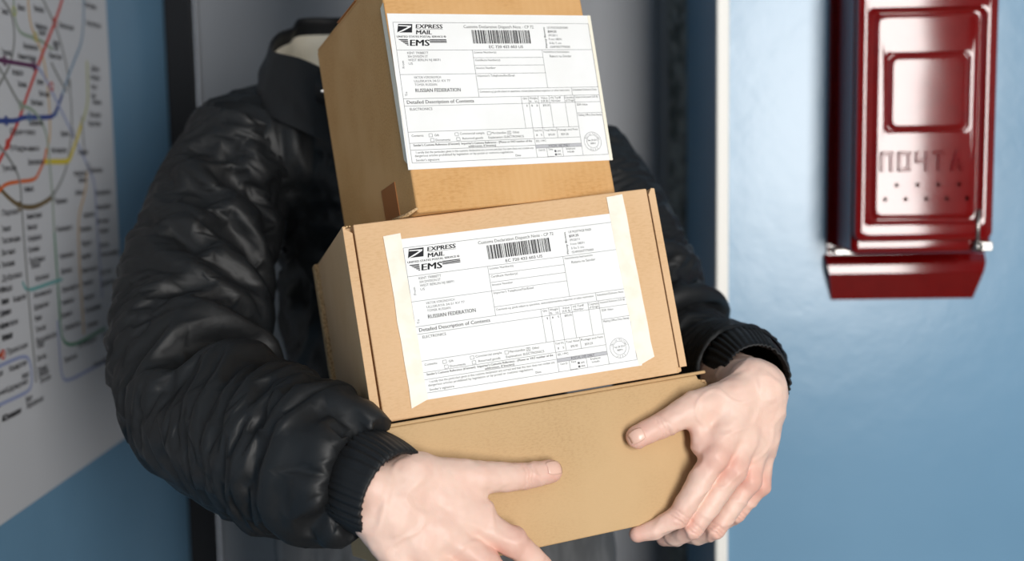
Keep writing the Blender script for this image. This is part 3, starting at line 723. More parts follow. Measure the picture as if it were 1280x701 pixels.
# sleeves: a tube of cloth with more length than the arm, relaxed until the surplus buckles into folds
def sleeve(ctrl, end, ex_len, ex_round, seed, nl=128, nr=88, its=260):
    C_ = np.array([c for c, r in ctrl] + [end[0]]); R_ = np.array([r for c, r in ctrl] + [end[1]])
    cum = np.r_[0, np.cumsum(np.linalg.norm(np.diff(C_, axis=0), axis=1))]; q_ = np.linspace(0, cum[-1], 400)
    cl = np.stack([np.interp(q_, cum, C_[:, k]) for k in range(3)], 1); rl = np.interp(q_, cum, R_)
    for _ in range(700):
        cl[1:-1] = .25 * cl[:-2] + .5 * cl[1:-1] + .25 * cl[2:]; rl[1:-1] = .25 * rl[:-2] + .5 * rl[1:-1] + .25 * rl[2:]
    cum = np.r_[0, np.cumsum(np.linalg.norm(np.diff(cl, axis=0), axis=1))]; q_ = np.linspace(0, cum[-1], nl); L0 = cum[-1]
    ce = np.stack([np.interp(q_, cum, cl[:, k]) for k in range(3)], 1); ra = np.interp(q_, cum, rl)
    T = np.gradient(ce, axis=0); T /= np.linalg.norm(T, axis=1, keepdims=True)
    a = np.array([0, 1., 0]); X0 = np.zeros((nl, nr, 3)); th = np.arange(nr) / nr * 2 * math.pi
    for i in range(nl):
        a = a - (a @ T[i]) * T[i]; a /= np.linalg.norm(a); b = np.cross(T[i], a)
        X0[i] = ce[i] + ra[i] * (np.cos(th)[:, None] * a + np.sin(th)[:, None] * b)
    X0 = X0.reshape(-1, 3)
    def push(X, m):
        d = boxes_sdf(X); k = d < m
        if k.any():
            g = grad(boxes_sdf, X[k], .001); X[k] += g * (m - d[k])[:, None]
        return X
    X0 = push(push(X0, .003), .003); ctr = np.repeat(ce, nr, 0); nrm = X0 - ctr; nrm /= np.linalg.norm(nrm, axis=1, keepdims=True)
    X = X0 + nrm * (.010 * perlin(X0 * 11 + seed) + .005 * perlin(X0 * 26 + seed))[:, None]
    X = X.reshape(nl, nr, 3); X0 = X0.reshape(nl, nr, 3)
    own = np.linalg.norm(X0[1:] - X0[:-1], axis=2); xq = (np.arange(nl - 1) / (nl - 1))[:, None]
    elb = np.exp(-((xq - .5) / .25) ** 2)
    nz = perlin(X0.reshape(-1, 3) * 9 + seed * 3).reshape(nl, nr); tw = perlin(X0.reshape(-1, 3) * 5 + seed * 7).reshape(nl, nr)[:-1]
    la = (.55 * own + .45 * own.max(1, keepdims=True)) * (1 + ex_len * (.40 + .60 * elb) * (1 + 1.6 * nz[:-1]))
    lr = np.linalg.norm(np.roll(X0, -1, 1) - X0, axis=2).mean(1, keepdims=True) * np.ones((1, nr))
    big = np.maximum.accumulate(lr[::-1][::-1][:, :1], 0)
    tailw = np.clip((np.arange(nl) / (nl - 1) - .85) / .15, 0, 1)[:, None]
    lr = (lr * (1 - tailw) + np.maximum(lr, lr[int(.84 * nl)] * .92) * tailw) * (1 + ex_round * (1 + 1.5 * np.roll(nz, 17, 1)))
    def proj(Xa, Xb, rest, k):
        d = Xb - Xa; l = np.linalg.norm(d, axis=2) + 1e-9; c = (k * .5 * (l - rest) / l)[..., None] * d
        return c
    dl = np.sqrt(la[:, :] ** 2 + lr[:-1] ** 2)
    DL = {1: dl * (1 + .10 * tw), -1: dl * (1 - .10 * tw)}
    for it in range(its):
        kt = .020 if it < its * .6 else .009
        X += kt * (X0 - X)
        for par in (0, 1):
            A_, B_ = X[par:-1:2], X[par + 1::2]; n_ = min(len(A_), len(B_)); c = proj(A_[:n_], B_[:n_], la[par::2][:n_], 1.0); A_[:n_] += c; B_[:n_] -= c
        for par in (0, 1):
            Y = np.roll(X, -par, 1); c = proj(Y[:, 0::2], Y[:, 1::2], np.roll(lr, -par, 1)[:, 0::2], 1.0); Y[:, 0::2] += c; Y[:, 1::2] -= c; X = np.roll(Y, par, 1)
        for sg in (1, -1):
            for par in (0, 1):
                A_ = X[par:-1:2]; B_ = np.roll(X, -sg, 1)[par + 1::2]; n_ = min(len(A_), len(B_)); c = proj(A_[:n_], B_[:n_], DL[sg][par::2][:n_], .45)
                X[par:-1:2][:n_] += c; X[par + 1::2][:n_] -= np.roll(c, sg, 1)
        # bending: keep every other point apart
        for st, w_ in ((2, .05), (4, .05), (8, .07)):
            d = X[st:] - X[:-st]; l = np.linalg.norm(d, axis=2) + 1e-9; rest = la[:nl - st] * st * .93
            c = (w_ * np.clip(l - rest, -1, 0) / l)[..., None] * d * .5; X[:-st] += c; X[st:] -= c
            d = np.roll(X, -st, 1) - X; l = np.linalg.norm(d, axis=2) + 1e-9; c = (w_ * np.clip(l - lr * st * .93, -1, 0) / l)[..., None] * d * .5; X += c; X -= np.roll(c, st, 1)
        X[0] = X0[0]; X[-1] = X0[-1]
        if it % 6 == 5: X = push(X.reshape(-1, 3), .0025).reshape(nl, nr, 3)
    idx = np.arange(nl * nr).reshape(nl, nr); nx = np.roll(idx, -1, 1)
    q2 = np.stack([idx[:-1], nx[:-1], nx[1:], idx[1:]], -1).reshape(-1, 4)
    o = link('sleeve', mesh_np('sleeve', X.reshape(-1, 3), q2), M['nylon'], jk, True)
    dc_ = o.modifiers.new('facets', 'DECIMATE'); dc_.ratio = .20
    sb = o.modifiers.new('fine', 'SUBSURF'); sb.subdivision_type = 'SIMPLE'; sb.levels = 1; sb.render_levels = 1
    sm_ = o.modifiers.new('soften', 'SMOOTH'); sm_.factor = .5; sm_.iterations = 1
    return o
sleeve(AL, (CL0 + .006 * unit(CL1 - CL0), .0435), .12, .07, 1.7)
sleeve(AR, (CR0 + .012 * unit(CR1 - CR0), .0465), .12, .07, 5.1)
# elastic cuffs
def cuff(p0, p1, r0, r1, ry, updir, ribs=40, inner=.006):
    ax = p1 - p0; Lc = np.linalg.norm(ax); ax = ax / Lc
    a = updir - (updir @ ax) * ax; a /= np.linalg.norm(a); b = np.cross(ax, a)
    nt_, nl = ribs * 6, 9; V = []; rr = np.random.default_rng(3); ph = rr.uniform(0, 6.28, 8)
    for i in range(nl + 3):
        t = min(i, nl - 1) / (nl - 1); 
        for j in range(nt_):
            w = 2 * math.pi * j / nt_; wob = w + .05 * math.sin(3 * w + ph[0]) + .03 * math.sin(7 * w + ph[1]) + .10 * t * math.sin(2 * w + ph[2])
            rib = (abs(math.sin(wob * ribs / 2)) - .5) * .0034 * (.7 + .5 * math.sin(5 * w + ph[3]))
            base = r0 + (r1 - r0) * t; bulge = .0015 * math.sin(math.pi * t)
            r = base + bulge + rib * (1 - .35 * t)
            z = t * Lc
            if i == nl: r -= .0015; z += .0012
            if i == nl + 1: r -= inner * .7; z += .0004
            if i == nl + 2: r -= inner; z -= .012
            V.append(p0 + ax * z + a * r * math.cos(w) + b * r * ry * math.sin(w))
    fs = [(i * nt_ + j, i * nt_ + (j + 1) % nt_, (i + 1) * nt_ + (j + 1) % nt_, (i + 1) * nt_ + j) for i in range(nl + 2) for j in range(nt_)]
    m = MB(); m.add(V, fs); o = m.obj('cuff', M['nylon_cuff'], jk, smooth=True); return o
cuff(CL0, CL1, .0440, .0420, .90, at(525, 570, 1.0) - at(467, 672, 1.0))
cuff(CR0, CR1, .0455, .0378, .92, np.array([0, 0, 1.]), inner=.0035)
# stand collar with a cream lining
def collar():
    top = [(470, 22, 1.625), (425, 25, 1.62), (390, 25, 1.607), (371, 27, 1.595), (364, 37, 1.575), (346, 44, 1.545), (335, 58, 1.51), (340, 68, 1.47), (372, 76, 1.44), (408, 92, 1.43), (460, 118, 1.425), (530, 142, 1.42), (605, 122, 1.42), (655, 98, 1.43), (688, 78, 1.455), (695, 60, 1.50), (685, 42, 1.55), (655, 30, 1.60), (600, 22, 1.62), (535, 18, 1.63)]
    bot = [(470, 100, 1.64), (420, 100, 1.64), (385, 101, 1.63), (365, 102, 1.615), (345, 106, 1.59), (330, 110, 1.56), (322, 120, 1.52), (330, 140, 1.455), (370, 160, 1.43), (412, 178, 1.42), (460, 190, 1.415), (530, 200, 1.41), (605, 195, 1.415), (655, 180, 1.42), (700, 160, 1.45), (718, 130, 1.51), (710, 112, 1.57), (670, 104, 1.62), (605, 100, 1.64), (535, 100, 1.65)]
    T = np.array([at(*p) for p in top]); Bm = np.array([at(*p) for p in bot]); n0 = len(T); sub_ = 6; N_ = n0 * sub_
    def cr(Q):
        out = []
        for i in range(n0):
            p0, p1, p2, p3 = Q[i - 1], Q[i], Q[(i + 1) % n0], Q[(i + 2) % n0]
            for s in range(sub_):
                t = s / sub_; out.append(.5 * (2 * p1 + (p2 - p0) * t + (2 * p0 - 5 * p1 + 4 * p2 - p3) * t * t + (3 * p1 - p0 - 3 * p2 + p3) * t ** 3))
        return np.array(out)
    T, Bm = cr(T), cr(Bm); cen = T.mean(0)
    out_n = T - cen; out_n[:, 2] = 0; out_n /= np.linalg.norm(out_n, axis=1, keepdims=True)
    rows = 12; rings_o = []; rings_i = []
    for k in range(rows + 1):
        t = k / rows; p = Bm * (1 - t) + T * t + out_n * (.002 * math.sin(math.pi * t))
        wob = (.006 * perlin(p * 17 + 3) + .003 * perlin(p * 45)) * min(1, 1.6 * math.sin(math.pi * min(t, .92)) + .15)
        p = p + out_n * wob[:, None]
        rings_o.append(p); rings_i.append(p - out_n * .006)
    rings_o.append(T - out_n * .002 + [0, 0, .003]); rings_i.append(T - out_n * .004 + [0, 0, .003])
    V = np.concatenate(rings_o); k_ = len(rings_o)
    quad = lambda b0, b1: [(b0 + j, b0 + (j + 1) % N_, b1 + (j + 1) % N_, b1 + j) for j in range(N_)]
    m = MB(); fs = []
    for k in range(k_ - 1): fs += quad(k * N_, (k + 1) * N_)
    m.add(V, fs)
    # rim and dark inner facing
    inner = [rings_i[-1]] + [rings_i[rows - j] for j in range(0, 4)]
    base = len(m.v); m.add(np.concatenate([rings_o[-1]] + inner), sum([quad(k * N_, (k + 1) * N_) for k in range(len(inner))], []))
    c_ = m.obj('collar', M['nylon_cuff'], jk, smooth=True)
    li = [rings_i[rows - j] - out_n * (.0006 + .006 * min(1, (j - 2) / 3)) + out_n * (.004 * perlin(rings_i[rows - j] * 30))[:, None] for j in range(3, rows + 1)]
    li.append(li[-1] * .4 + li[-1].mean(0) * .6)
    m = MB(); m.add(np.concatenate(li), sum([quad(k * N_, (k + 1) * N_) for k in range(len(li) - 1)], []))
    m.obj('collar_lining', M['lining'], jk, smooth=True)
collar()
# front lapel fold of the collar
lp = [(344, 74), (362, 77), (380, 81), (398, 90), (414, 99), (440, 112), (440, 146), (414, 136), (398, 128), (384, 120), (372, 112), (364, 100)]
m = MB(); fr_ = [at(x, y, 1.462 - .03 * min(1, max(0, (x - 344) / 60)) - .012 * min(1, max(0, (y - 80) / 30))) for x, y in lp]
bk_ = [p + np.array([.004, .006, 0]) for p in fr_]; k_ = len(lp)
m.add(fr_ + bk_, [(0, 1, 11), (1, 2, 10, 11), (2, 3, 9, 10), (3, 4, 8, 9), (4, 5, 6, 7), (4, 7, 8)] + [(k_, k_ + 11, k_ + 1), (k_ + 1, k_ + 11, k_ + 10, k_ + 2), (k_ + 2, k_ + 10, k_ + 9, k_ + 3), (k_ + 3, k_ + 9, k_ + 8, k_ + 4), (k_ + 4, k_ + 7, k_ + 6, k_ + 5), (k_ + 4, k_ + 8, k_ + 7)] + [(i, (i + 1) % k_, k_ + (i + 1) % k_, k_ + i) for i in range(k_)])
m.obj('lapel', M['nylon_cuff'], jk, smooth=True)
# ---- trousers and shoes
def trousers_f(P):
    cx_ = TX + .032
    d = ell(P, (cx_, TY, .93), (.222, .135, .16))
    for s in (-1, 1):
        hx = cx_ + s * .105
        d = smin(d, cone(P, np.array([hx, TY, .86]), np.array([hx, TY, .48]), .105, .082), .03)
        d = smin(d, cone(P, np.array([hx, TY, .48]), np.array([hx, TY + .02, .09]), .082, .072), .02)
    return np.maximum(np.maximum(d, .05 - P[:, 2]), P[:, 2] - 1.02)
v, q = surface(trousers_f, (-.36, 1.33, .03), (.18, 1.72, 1.05), .008)
n = grad(trousers_f, v, .006); v = v + n * (.010 * (np.abs(perlin(np.stack([v[:, 0] * 9, v[:, 1] * 9, v[:, 2] * 14], 1))) - .2))[:, None]
put('trousers', mesh_np('trousers', v, q), M['denim'])
def shoe_f(c):
    def f(P):
        d = cone(P, c + [0, .04, .045], c + [0, -.13, .034], .044, .036); d = smin(d, cone(P, c + [0, .04, .05], c + [0, .03, .10], .044, .046), .03)
        return np.maximum(d, .012 - P[:, 2])
    return f
for s in (-1, 1):
    c = np.array([TX + .032 + s * .105, TY + .02, 0]); v, q = surface(shoe_f(c), c + [-.06, -.20, 0], c + [.06, .12, .17], .005)
    sh = put('shoe', mesh_np('shoe', v, q), M['shoe'])
    m = MB(); m.prism([(-.046, 0), (.046, 0), (.046, .016), (-.046, .016)], -.165, .085); so = m.obj('sole', M['sole'], sh, bevel=.004); so.matrix_parent_inverse = Matrix.Translation(Vector(-c) + Vector(c)); so.location = c
# ------------------------------------------------------------------ red mailbox on the blue wall (local: x right, y into the wall, z up)
mbx = empty('mailbox', room(.501, YF, 1.171))
tag(mbx, 'glossy dark red metal mailbox with embossed lettering hanging on the blue wall', 'mailbox')
x0, x1, z0, z1, dp = -.094, .094, .118, .500, .115
m = MB(); m.prism([(x0 - .008, z0 - .012), (x1 + .020, z0 - .012), (x1 + .020, z1 + .01), (x0 - .008, z1 + .01)], -.004, 0); m.obj('back_plate', M['red'], mbx, bevel=.0015)
# shell with rolled lower edge
m = MB(); m.box(x0, x1, -dp, -.003, z0, z1); shell = m.obj('shell', M['red'], mbx, bevel=.010, seg=5, smooth='auto')
bm = bmesh.new(); bm.from_mesh(shell.data)       # the box is hollow and open behind its lid
ff_ = max((f for f in bm.faces if f.normal.y < -.9), key=lambda f: f.calc_area())
bmesh.ops.inset_individual(bm, faces=[ff_], thickness=.022); bmesh.ops.delete(bm, geom=[ff_], context='FACES_ONLY')
bm.to_mesh(shell.data); bm.free()
# lid: outer frame with rounded edges around a recessed panel
def rrect(xa, xb, za, zb, r, n=5):
    out = []
    for cx_, cz, a0 in ((xb - r, za + r, -90), (xb - r, zb - r, 0), (xa + r, zb - r, 90), (xa + r, za + r, 180)):
        for i in range(n + 1):
            a = math.radians(a0 + 90 * i / n); out.append((cx_ + r * math.cos(a), cz + r * math.sin(a)))
    return out
def loft(name, rings, mat_, parent, cap=True):
    n = len(rings[0][0]); V = []; fs = []
    for poly, y in rings: V += [(x, y, z) for x, z in poly]
    for k in range(len(rings) - 1): fs += [(k * n + j, k * n + (j + 1) % n, (k + 1) * n + (j + 1) % n, (k + 1) * n + j) for j in range(n)]
    if cap: fs.append(tuple((len(rings) - 1) * n + j for j in range(n)))
    m = MB(); m.add(V, fs); return m.obj(name, mat_, parent, smooth='auto')
fx0, fx1, fz0, fz1 = x0 + .002, x1 - .002, z0 + .018, z1 - .004
px0, px1, pz0, pz1 = x0 + .021, x1 - .021, z0 + .044, z1 - .058
prof = [(0, -dp + .001), (.0, -dp - .005), (.0012, -dp - .0075), (.004, -dp - .009), (.010, -dp - .0095)]
rings = [(rrect(fx0 + i, fx1 - i, fz0 + i, fz1 - i, .012), y) for i, y in prof]
for g, y in ((-.006, -dp - .0095), (-.003, -dp - .0088), (-.001, -dp - .006), (.0015, -dp - .0045), (.004, -dp - .0042), (.006, -dp - .0062), (.008, -dp - .0070), (.011, -dp - .0072)):
    rings.append((rrect(px0 + g, px1 - g, pz0 + g, pz1 - g, .010), y))
sx0, sx1, sz0, sz1 = -.052, .056, z0 + .165, z0 + .268
FY = -dp - .0072
inner_rings = [(rrect(sx0 + g, sx1 - g, sz0 + g, sz1 - g, .009), y) for g, y in ((-.004, FY), (-.0015, -dp - .0068), (0, -dp - .0048), (.0018, -dp - .0042), (.004, -dp - .0052), (.006, -dp - .0068), (.009, FY))]
HOLES = [(-.037 + .0275 * i, z0 + .094) for i in range(4)] + [(-.052 + .0272 * i, z0 + .075) for i in range(5)]
HR, HN = .0030, 14
def hole_loop(x, z): return [(x + HR * math.cos(2 * math.pi * i / HN), z + HR * math.sin(2 * math.pi * i / HN)) for i in range(HN)]
def lid_mesh():
    bm = bmesh.new()
    def ring(poly, y): return [bm.verts.new((x, y, z)) for x, z in poly]
    def bridge(a, b):
        for k in range(len(a)): bm.faces.new((a[k], a[(k + 1) % len(a)], b[(k + 1) % len(a)], b[k]))
    A_ = [ring(p, y) for p, y in rings]; B_ = [ring(p, y) for p, y in inner_rings]
    for L_ in (A_, B_):
        for a, b in zip(L_[:-1], L_[1:]): bridge(a, b)
    bm.faces.new(B_[-1])
    hl = [ring(hole_loop(*h), FY) for h in HOLES]; ed = []
    for L_ in [A_[-1], B_[0]] + hl:
        for k in range(len(L_)):
            e = bm.edges.get((L_[k], L_[(k + 1) % len(L_)])) or bm.edges.new((L_[k], L_[(k + 1) % len(L_)])); ed.append(e)
    bmesh.ops.triangle_fill(bm, use_beauty=True, use_dissolve=False, edges=ed, normal=(0, -1, 0))
    bmesh.ops.recalc_face_normals(bm, faces=bm.faces)
    me = bpy.data.meshes.new('lid'); bm.to_mesh(me); bm.free(); return me
lid = link('lid', lid_mesh(), M['red'], mbx, 'auto')
def letters():
    """raised lettering: five glyphs built from bars"""
    hgt, sw = .027, .0052; z = z0 + .112; xx = -.060; wd = .0178; gap = .0054
    G = {'П': [('v', 0), ('v', 1), ('h', 1)], 'О': [('v', 0), ('v', 1), ('h', 1), ('h', 0)], 'Ч': [('vt', 0), ('v', 1), ('h', .5)], 'Т': [('vm', .5), ('h', 1)], 'А': [('d', 0), ('d', 1), ('h', .32)]}
    for ch in 'ПОЧТА':
        m = MB(); B0, B1 = FY - .0032, FY + .001
        for kind, p in G[ch]:
            if kind == 'v': a = xx + p * (wd - sw); m.prism([(a, z), (a + sw, z), (a + sw, z + hgt), (a, z + hgt)], B0, B1)
            if kind == 'vt': a = xx; m.prism([(a, z + hgt * .42), (a + sw, z + hgt * .42), (a + sw, z + hgt), (a, z + hgt)], B0, B1)
            if kind == 'vm': a = xx + (wd - sw) / 2; m.prism([(a, z), (a + sw, z), (a + sw, z + hgt), (a, z + hgt)], B0, B1)
            if kind == 'h':
                b = z + p * (hgt - sw); i = .003 if ch == 'А' else 0
                m.prism([(xx + i, b), (xx + wd - i, b), (xx + wd - i, b + sw), (xx + i, b + sw)], B0, B1)
            if kind == 'd':
                a = xx if p == 0 else xx + wd; c = xx + wd / 2; s = 1 if p == 0 else -1
                q_ = [(a, z), (a + s * sw, z), (c + s * sw * .5, z + hgt), (c - s * sw * .5, z + hgt)]
                m.prism(q_ if s > 0 else q_[::-1], B0, B1)
        m.obj('embossed_letter', M['red'], lid, bevel=.0016, smooth=False); xx += wd + gap
letters()
for x, zz in HOLES:                              # rolled rim of each vent hole; the hole itself is open
    a_, b_ = hole_loop(x, zz), [(x + (p - x) * .96, zz + (r_ - zz) * .96) for p, r_ in hole_loop(x, zz)]
    m = MB(); m.add([(p, FY, r_) for p, r_ in a_] + [(p, FY + .0025, r_) for p, r_ in b_], [(k, (k + 1) % HN, HN + (k + 1) % HN, HN + k) for k in range(HN)])
    m.obj('vent_hole', M['red'], lid, smooth=True)
m = MB(); m.tube([(.072, FY - .002, z0 + .012), (.071, FY - .004, z0 + .035), (.0725, FY - .004, z0 + .060)], [.0028, .0024, .0026], 10); m.tube([(.072, FY + .004, z0 + .010), (.072, FY - .006, z0 + .010)], .006, 14)
m.obj('hasp_pin', M['steel'], mbx, smooth=True)
m = MB(); m.box(.074, x1 - .001, -dp - .006, -dp + .002, z0 + .004, z0 + .016); m.obj('hasp', M['steel'], mbx, bevel=.001)
# lower tongue of the back plate
m = MB(); zt = z0 - .010
V = []; prof = [(0, -.004), (-.010, -.017), (-.014, -.0195), (-.026, -.0205), (-.030, -.0185), (-.062, -.005), (-.066, -.003)]
for k, (dz, y) in enumerate(prof):
    i = .012 * max(0, (-dz - .0) / .066); V += [(-.106 + i, y, zt + dz), (.124 - i * 1.2, y, zt + dz)]
fs = [(2 * k, 2 * k + 1, 2 * k + 3, 2 * k + 2) for k in range(len(prof) - 1)]
V2 = [(x, -.0005, z) for x, y, z in V]; n_ = len(V)
m.add(V + V2, fs + [tuple(n_ + a for a in f[::-1]) for f in fs] + [(0, n_, n_ + 1, 1), (n_ - 2, n_ - 1, 2 * n_ - 1, 2 * n_ - 2)] + [(2 * k, 2 * k + 2, n_ + 2 * k + 2, n_ + 2 * k) for k in range(len(prof) - 1)] + [(2 * k + 1, n_ + 2 * k + 1, n_ + 2 * k + 3, 2 * k + 3) for k in range(len(prof) - 1)])
m.obj('mounting_tongue', M['red'], mbx, smooth=False)
m = MB(); m.tube([(.007, -.004, zt - .026), (.007, -.016, zt - .026), (.007, -.018, zt - .026)], [.008, .008, .005], 16); m.obj('screw', M['red'], mbx, smooth=True)
for sx in (-.095, .05):
    m = MB(); m.box(sx, sx + .055, -.028, -.002, z0 - .007, z0 - .001); m.obj('hinge_bar', M['steel'], mbx, bevel=.001)

# ------------------------------------------------------------------ transit map on the left wall (room frame: y along the wall, z up)
def onwall(px, py, off=0.0):
    """room (y,z) of the wall point seen at (px,py)"""
    d = RM.T @ ray(px, py); t = (XL + off) / d[0]; return t * d[1], CAM[2] + t * d[2]
mp = empty('transit_map', room(XL, 1.45, .98))
tag(mp, 'large white metro map poster with coloured lines on the teal left wall', 'poster')
MY, MZ = 1.45, .98
y1_ = onwall(146, 270)[0]; zb = onwall(100, 586)[1]
m = MB(); m.box(.0, .0015, .75 - MY, y1_ - MY, zb - MZ, 1.95 - MZ); m.obj('sheet', M['map_paper'], mp)
sheet = mp.children[0]
def smooth_line(P, it=3):
    P = [np.array(p) for p in P]
    for _ in range(it):
        Q = [P[0]]
        for a, b in zip(P[:-1], P[1:]): Q += [.75 * a + .25 * b, .25 * a + .75 * b]
        P = Q + [P[-1]]
    return P
LAYER = [0]
YM = onwall(-8, 180)[0]                        # the sheet goes on beyond the part in view
def far(p): return np.array([YM - (p[0] - YM) * 1.55, p[1]])
def mline(col, pts, w=.0055, mirror=False):
    P = [onwall(*p) for p in pts]
    if mirror: P = [far(p) for p in P if p[0] >= YM]
    if len(P) < 2: return
    P = smooth_line(P); LAYER[0] += 1; x = .00165 + .000014 * LAYER[0]
    L_, R_ = [], []
    for i, p in enumerate(P):
        t = P[min(i + 1, len(P) - 1)] - P[max(i - 1, 0)]; t = t / (np.linalg.norm(t) + 1e-9); n_ = np.array([-t[1], t[0]]) * w / 2
        L_.append(p + n_); R_.append(p - n_)
    k = len(P); m = MB()
    m.add([(x, a[0] - MY, a[1] - MZ) for a in L_ + R_], [(i, k + i, k + i + 1, i + 1) for i in range(k - 1)])
    o = m.obj('route_line', MAPC[col], sheet)
    return o
ROUTES = [
 ('grey', [(-40, -60), (2, 0), (12, 15), (16, 35), (16, 60), (8, 90), (-20, 130)]),
 ('sage', [(14, -30), (15, 0), (16, 15), (18, 30), (24, 42), (40, 47), (52, 52), (64, 62)]),
 ('tan', [(33, -20), (33, 0), (36, 30), (42, 45), (50, 62), (54, 80), (57, 100), (60, 130), (61, 160), (60, 176), (56, 190), (54, 205)]),
 ('red', [(80, -20), (76, 0), (68, 25), (52, 65), (42, 92), (30, 125), (22, 150), (8, 180), (-10, 215)]),
 ('grey', [(45, -18), (52, 0), (66, 28), (75, 55), (82, 85), (86, 110), (88, 140), (88, 165), (84, 200), (76, 225), (64, 245), (48, 256), (30, 259), (10, 250), (-6, 230)]),
 ('brown', [(-10, 225), (4, 243), (22, 258), (40, 260), (56, 252), (64, 246)]),
 ('sky', [(101, -20), (103, 0), (103, 30), (100, 55), (90, 78), (82, 100), (72, 130), (68, 145)]),
 ('blue', [(-30, 152), (0, 151), (20, 151), (26, 146), (60, 147), (66, 144), (72, 130), (76, 118)]),
 ('purple', [(-30, 70), (3, 76), (20, 79), (44, 83)]),
 ('lilac', [(44, 83), (52, 92), (58, 105), (66, 120), (78, 145), (88, 165), (98, 185), (108, 208), (116, 225), (118, 250), (120, 290), (124, 340), (126, 372)]),
 ('olive', [(107, 76), (108, 110), (108, 130), (102, 152), (92, 180), (86, 198), (84, 202)]),
 ('yellow', [(54, 202), (70, 202), (84, 202), (88, 192), (93, 178), (101, 152)]),
 ('orange', [(56, 186), (54, 200), (47, 215), (42, 225), (20, 227), (4, 230), (-4, 240)]),
 ('grey', [(-6, 80), (4, 96), (14, 115), (24, 132)]),
 ('sage', [(24, 132), (36, 135), (46, 145), (56, 165), (59, 190), (62, 225), (64, 250), (66, 300), (70, 350), (74, 400)]),
 ('green', [(66, 290), (69, 330), (71, 370), (73, 400), (75, 420), (80, 430), (92, 431), (110, 421), (130, 410)]),
 ('teal', [(26, 352), (30, 362), (38, 362), (60, 354), (76, 349)]),
 ('grey', [(-6, 180), (4, 190), (20, 215), (24, 235), (25, 258), (28, 300), (32, 350), (36, 400), (40, 440), (43, 478)]),
 ('tan', [(107, 215), (105, 240), (98, 262), (96, 280), (97, 320), (99, 360), (102, 400), (103, 418)]),
 ('grey', [(62, 78), (72, 98), (82, 115)]),
 ('grey', [(100, 145), (103, 180), (104, 195)]),
 ('lilac', [(-40, 475), (4, 454), (26, 445), (34, 447), (37, 460), (38, 475), (36, 487), (22, 495), (-40, 522)]),
 ('lilac', [(70, 400), (73, 450), (76, 474), (84, 476), (110, 462), (140, 446)]),
 ('orange', [(-40, 460), (-20, 455), (2, 442)]),
]
CYC = list(MAPC)
for c, p in ROUTES: mline(CYC[(CYC.index(c) * 5 + 3) % len(CYC)], p, .0050, True)
for c, p in ROUTES: mline(c, p, {'brown': .0060, 'red': .0060, 'blue': .0062, 'yellow': .007, 'purple': .0055}.get(c, .0048))
NAMES = ['Щёлковская', 'Первомайская', 'Измайловская', 'Партизанская', 'Семёновская', 'Бауманская', 'Новогиреево', 'Перово', 'Авиамоторная', 'Римская', 'Таганская', 'Волгоградский проспект', 'Текстильщики', 'Кузьминки', 'Выхино', 'Люблино', 'Волжская', 'Печатники', 'Кожуховская', 'Дубровка', 'Автозаводская', 'Коломенская', 'Каширская', 'Кантемировская', 'Царицыно', 'Орехово', 'Марьино', 'Братиславская', 'Тульская', 'Нагатинская', 'Варшавская', 'Южная', 'Пражская', 'Аннино', 'Чертановская']
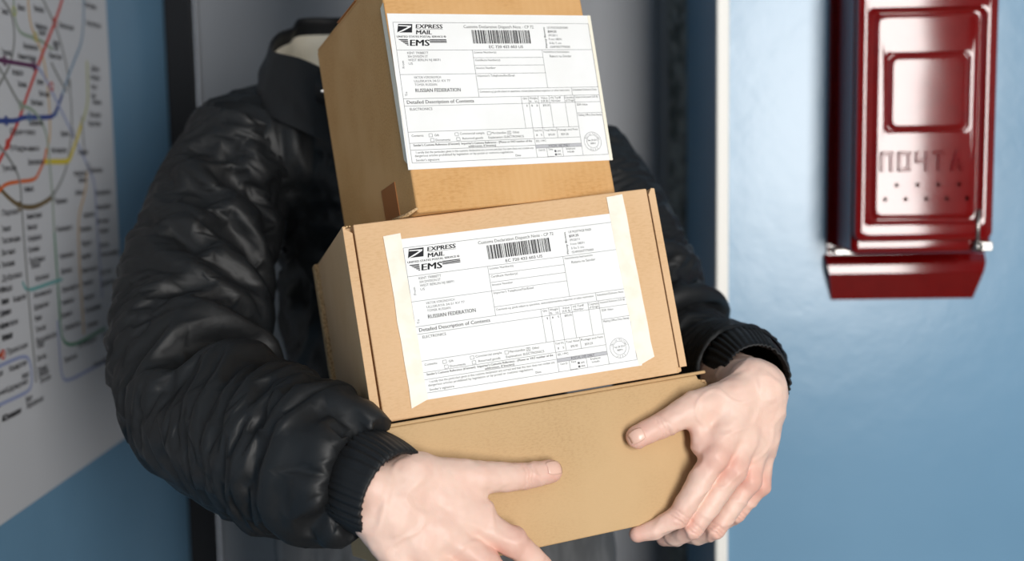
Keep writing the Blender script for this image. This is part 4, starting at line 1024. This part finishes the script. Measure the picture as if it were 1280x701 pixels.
TX_ = [(20, 10, 29, 12), (40, 11, 53, 15), (42, 33, 57, 36), (46, 41, 55, 43), (0, 15, 8, 17), (27, 58, 45, 61), (64, 54, 72, 56), (65, 60, 71, 62), (20, 71, 43, 75), (59, 70, 75, 74), (0, 66, 12, 68), (13, 91, 27, 93), (20, 106, 31, 108), (44, 103, 52, 104), (47, 118, 60, 119), (36, 129, 52, 131), (72, 32, 90, 35), (104, 6, 118, 10), (106, 29, 124, 34), (112, 86, 122, 87), (111, 97, 123, 99), (112, 109, 119, 110), (112, 120, 118, 122), (114, 128, 125, 130),
 (34, 154, 52, 155), (10, 166, 42, 167), (11, 187, 47, 187), (33, 204, 52, 204), (0, 212, 18, 212), (62, 189, 81, 189), (74, 168, 84, 168), (110, 144, 124, 144), (108, 155, 124, 155), (96, 191, 108, 190), (90, 218, 106, 218), (110, 214, 126, 213), (96, 226, 106, 225), (28, 238, 40, 237), (67, 253, 82, 252), (92, 242, 102, 241), (118, 242, 136, 240), (119, 260, 136, 258),
 (0, 268, 21, 266), (31, 272, 50, 270), (32, 286, 44, 284), (0, 288, 11, 286), (33, 300, 50, 297), (0, 303, 23, 299), (33, 314, 47, 311), (0, 318, 17, 314), (34, 328, 54, 323), (37, 334, 48, 331), (0, 333, 16, 329), (42, 350, 59, 346), (0, 350, 25, 342), (0, 364, 13, 359), (40, 371, 62, 364), (14, 376, 30, 371), (0, 379, 9, 376), (40, 386, 59, 379), (0, 393, 12, 390), (41, 400, 50, 397), (0, 409, 20, 402), (42, 414, 55, 409), (0, 425, 13, 419), (43, 428, 68, 418), (44, 434, 53, 431), (6, 442, 32, 431),
 (68, 288, 88, 284), (72, 322, 90, 318), (74, 341, 88, 337), (75, 364, 96, 358), (75, 380, 90, 375), (75, 396, 88, 392), (78, 412, 98, 404), (102, 270, 116, 267), (98, 288, 112, 285), (100, 306, 112, 302), (100, 322, 112, 319), (100, 340, 119, 335), (101, 356, 114, 353), (103, 374, 116, 369), (104, 390, 124, 383), (107, 408, 120, 403), (120, 278, 134, 274), (122, 290, 134, 287), (123, 308, 134, 304), (124, 320, 146, 316), (124, 342, 138, 338), (125, 356, 142, 350), (96, 433, 118, 424), (126, 420, 142, 411),
 (9, 463, 31, 454), (25, 472, 34, 469), (6, 489, 33, 476), (44, 450, 56, 445), (45, 464, 57, 459), (46, 470, 59, 466), (47, 478, 61, 472), (30, 501, 38, 498), (31, 509, 52, 499), (0, 526, 23, 514), (78, 452, 94, 445), (114, 458, 140, 447)]
txt = MB()
for i, (ax, ay, bx_, by) in enumerate(TX_):
    vv, ff = text_mesh(NAMES[i % len(NAMES)], 1.0, off=.012)
    a = np.array(onwall(ax, ay + 2)); b = np.array(onwall(bx_, by + 2)); L_ = b[0] - a[0]; k = L_ / vv[:, 0].max(); sz = .0105
    txt.add([(.0026, a[0] - MY + p[0] * k, a[1] - MZ + p[1] * sz) for p in vv], ff)
    e_ = far(b)
    txt.add([(.0026, e_[0] - MY + p[0] * k, e_[1] - MZ + p[1] * sz) for p in vv], ff)
txt.obj('station_name', M['map_text'], sheet)['kind'] = 'stuff'
for px, py, c in ((3, 76, 'purple'), (5, 151, 'blue'), (34, 146, 'sky'), (22, 258, 'brown'), (24, 132, 'sage'), (66, 28, 'red'), (62, 108, 'red'), (88, 166, 'grey'), (64, 245, 'grey'), (108, 208, 'grey'), (40, 82, 'purple'), (1, 443, 'red'), (7, 180, 'red'), (84, 104, 'grey'), (42, 46, 'olive'), (15, 14, 'olive')):
    y_, z_ = onwall(px, py); m = MB(); n_ = 20
    m.add([(.0029, y_ - MY + q * math.cos(2 * math.pi * i / n_), z_ - MZ + q * math.sin(2 * math.pi * i / n_)) for q in (.0065, .0040) for i in range(n_)], [(i, (i + 1) % n_, n_ + (i + 1) % n_, n_ + i) for i in range(n_)])
    m.obj('interchange_ring', MAPC[c], sheet)
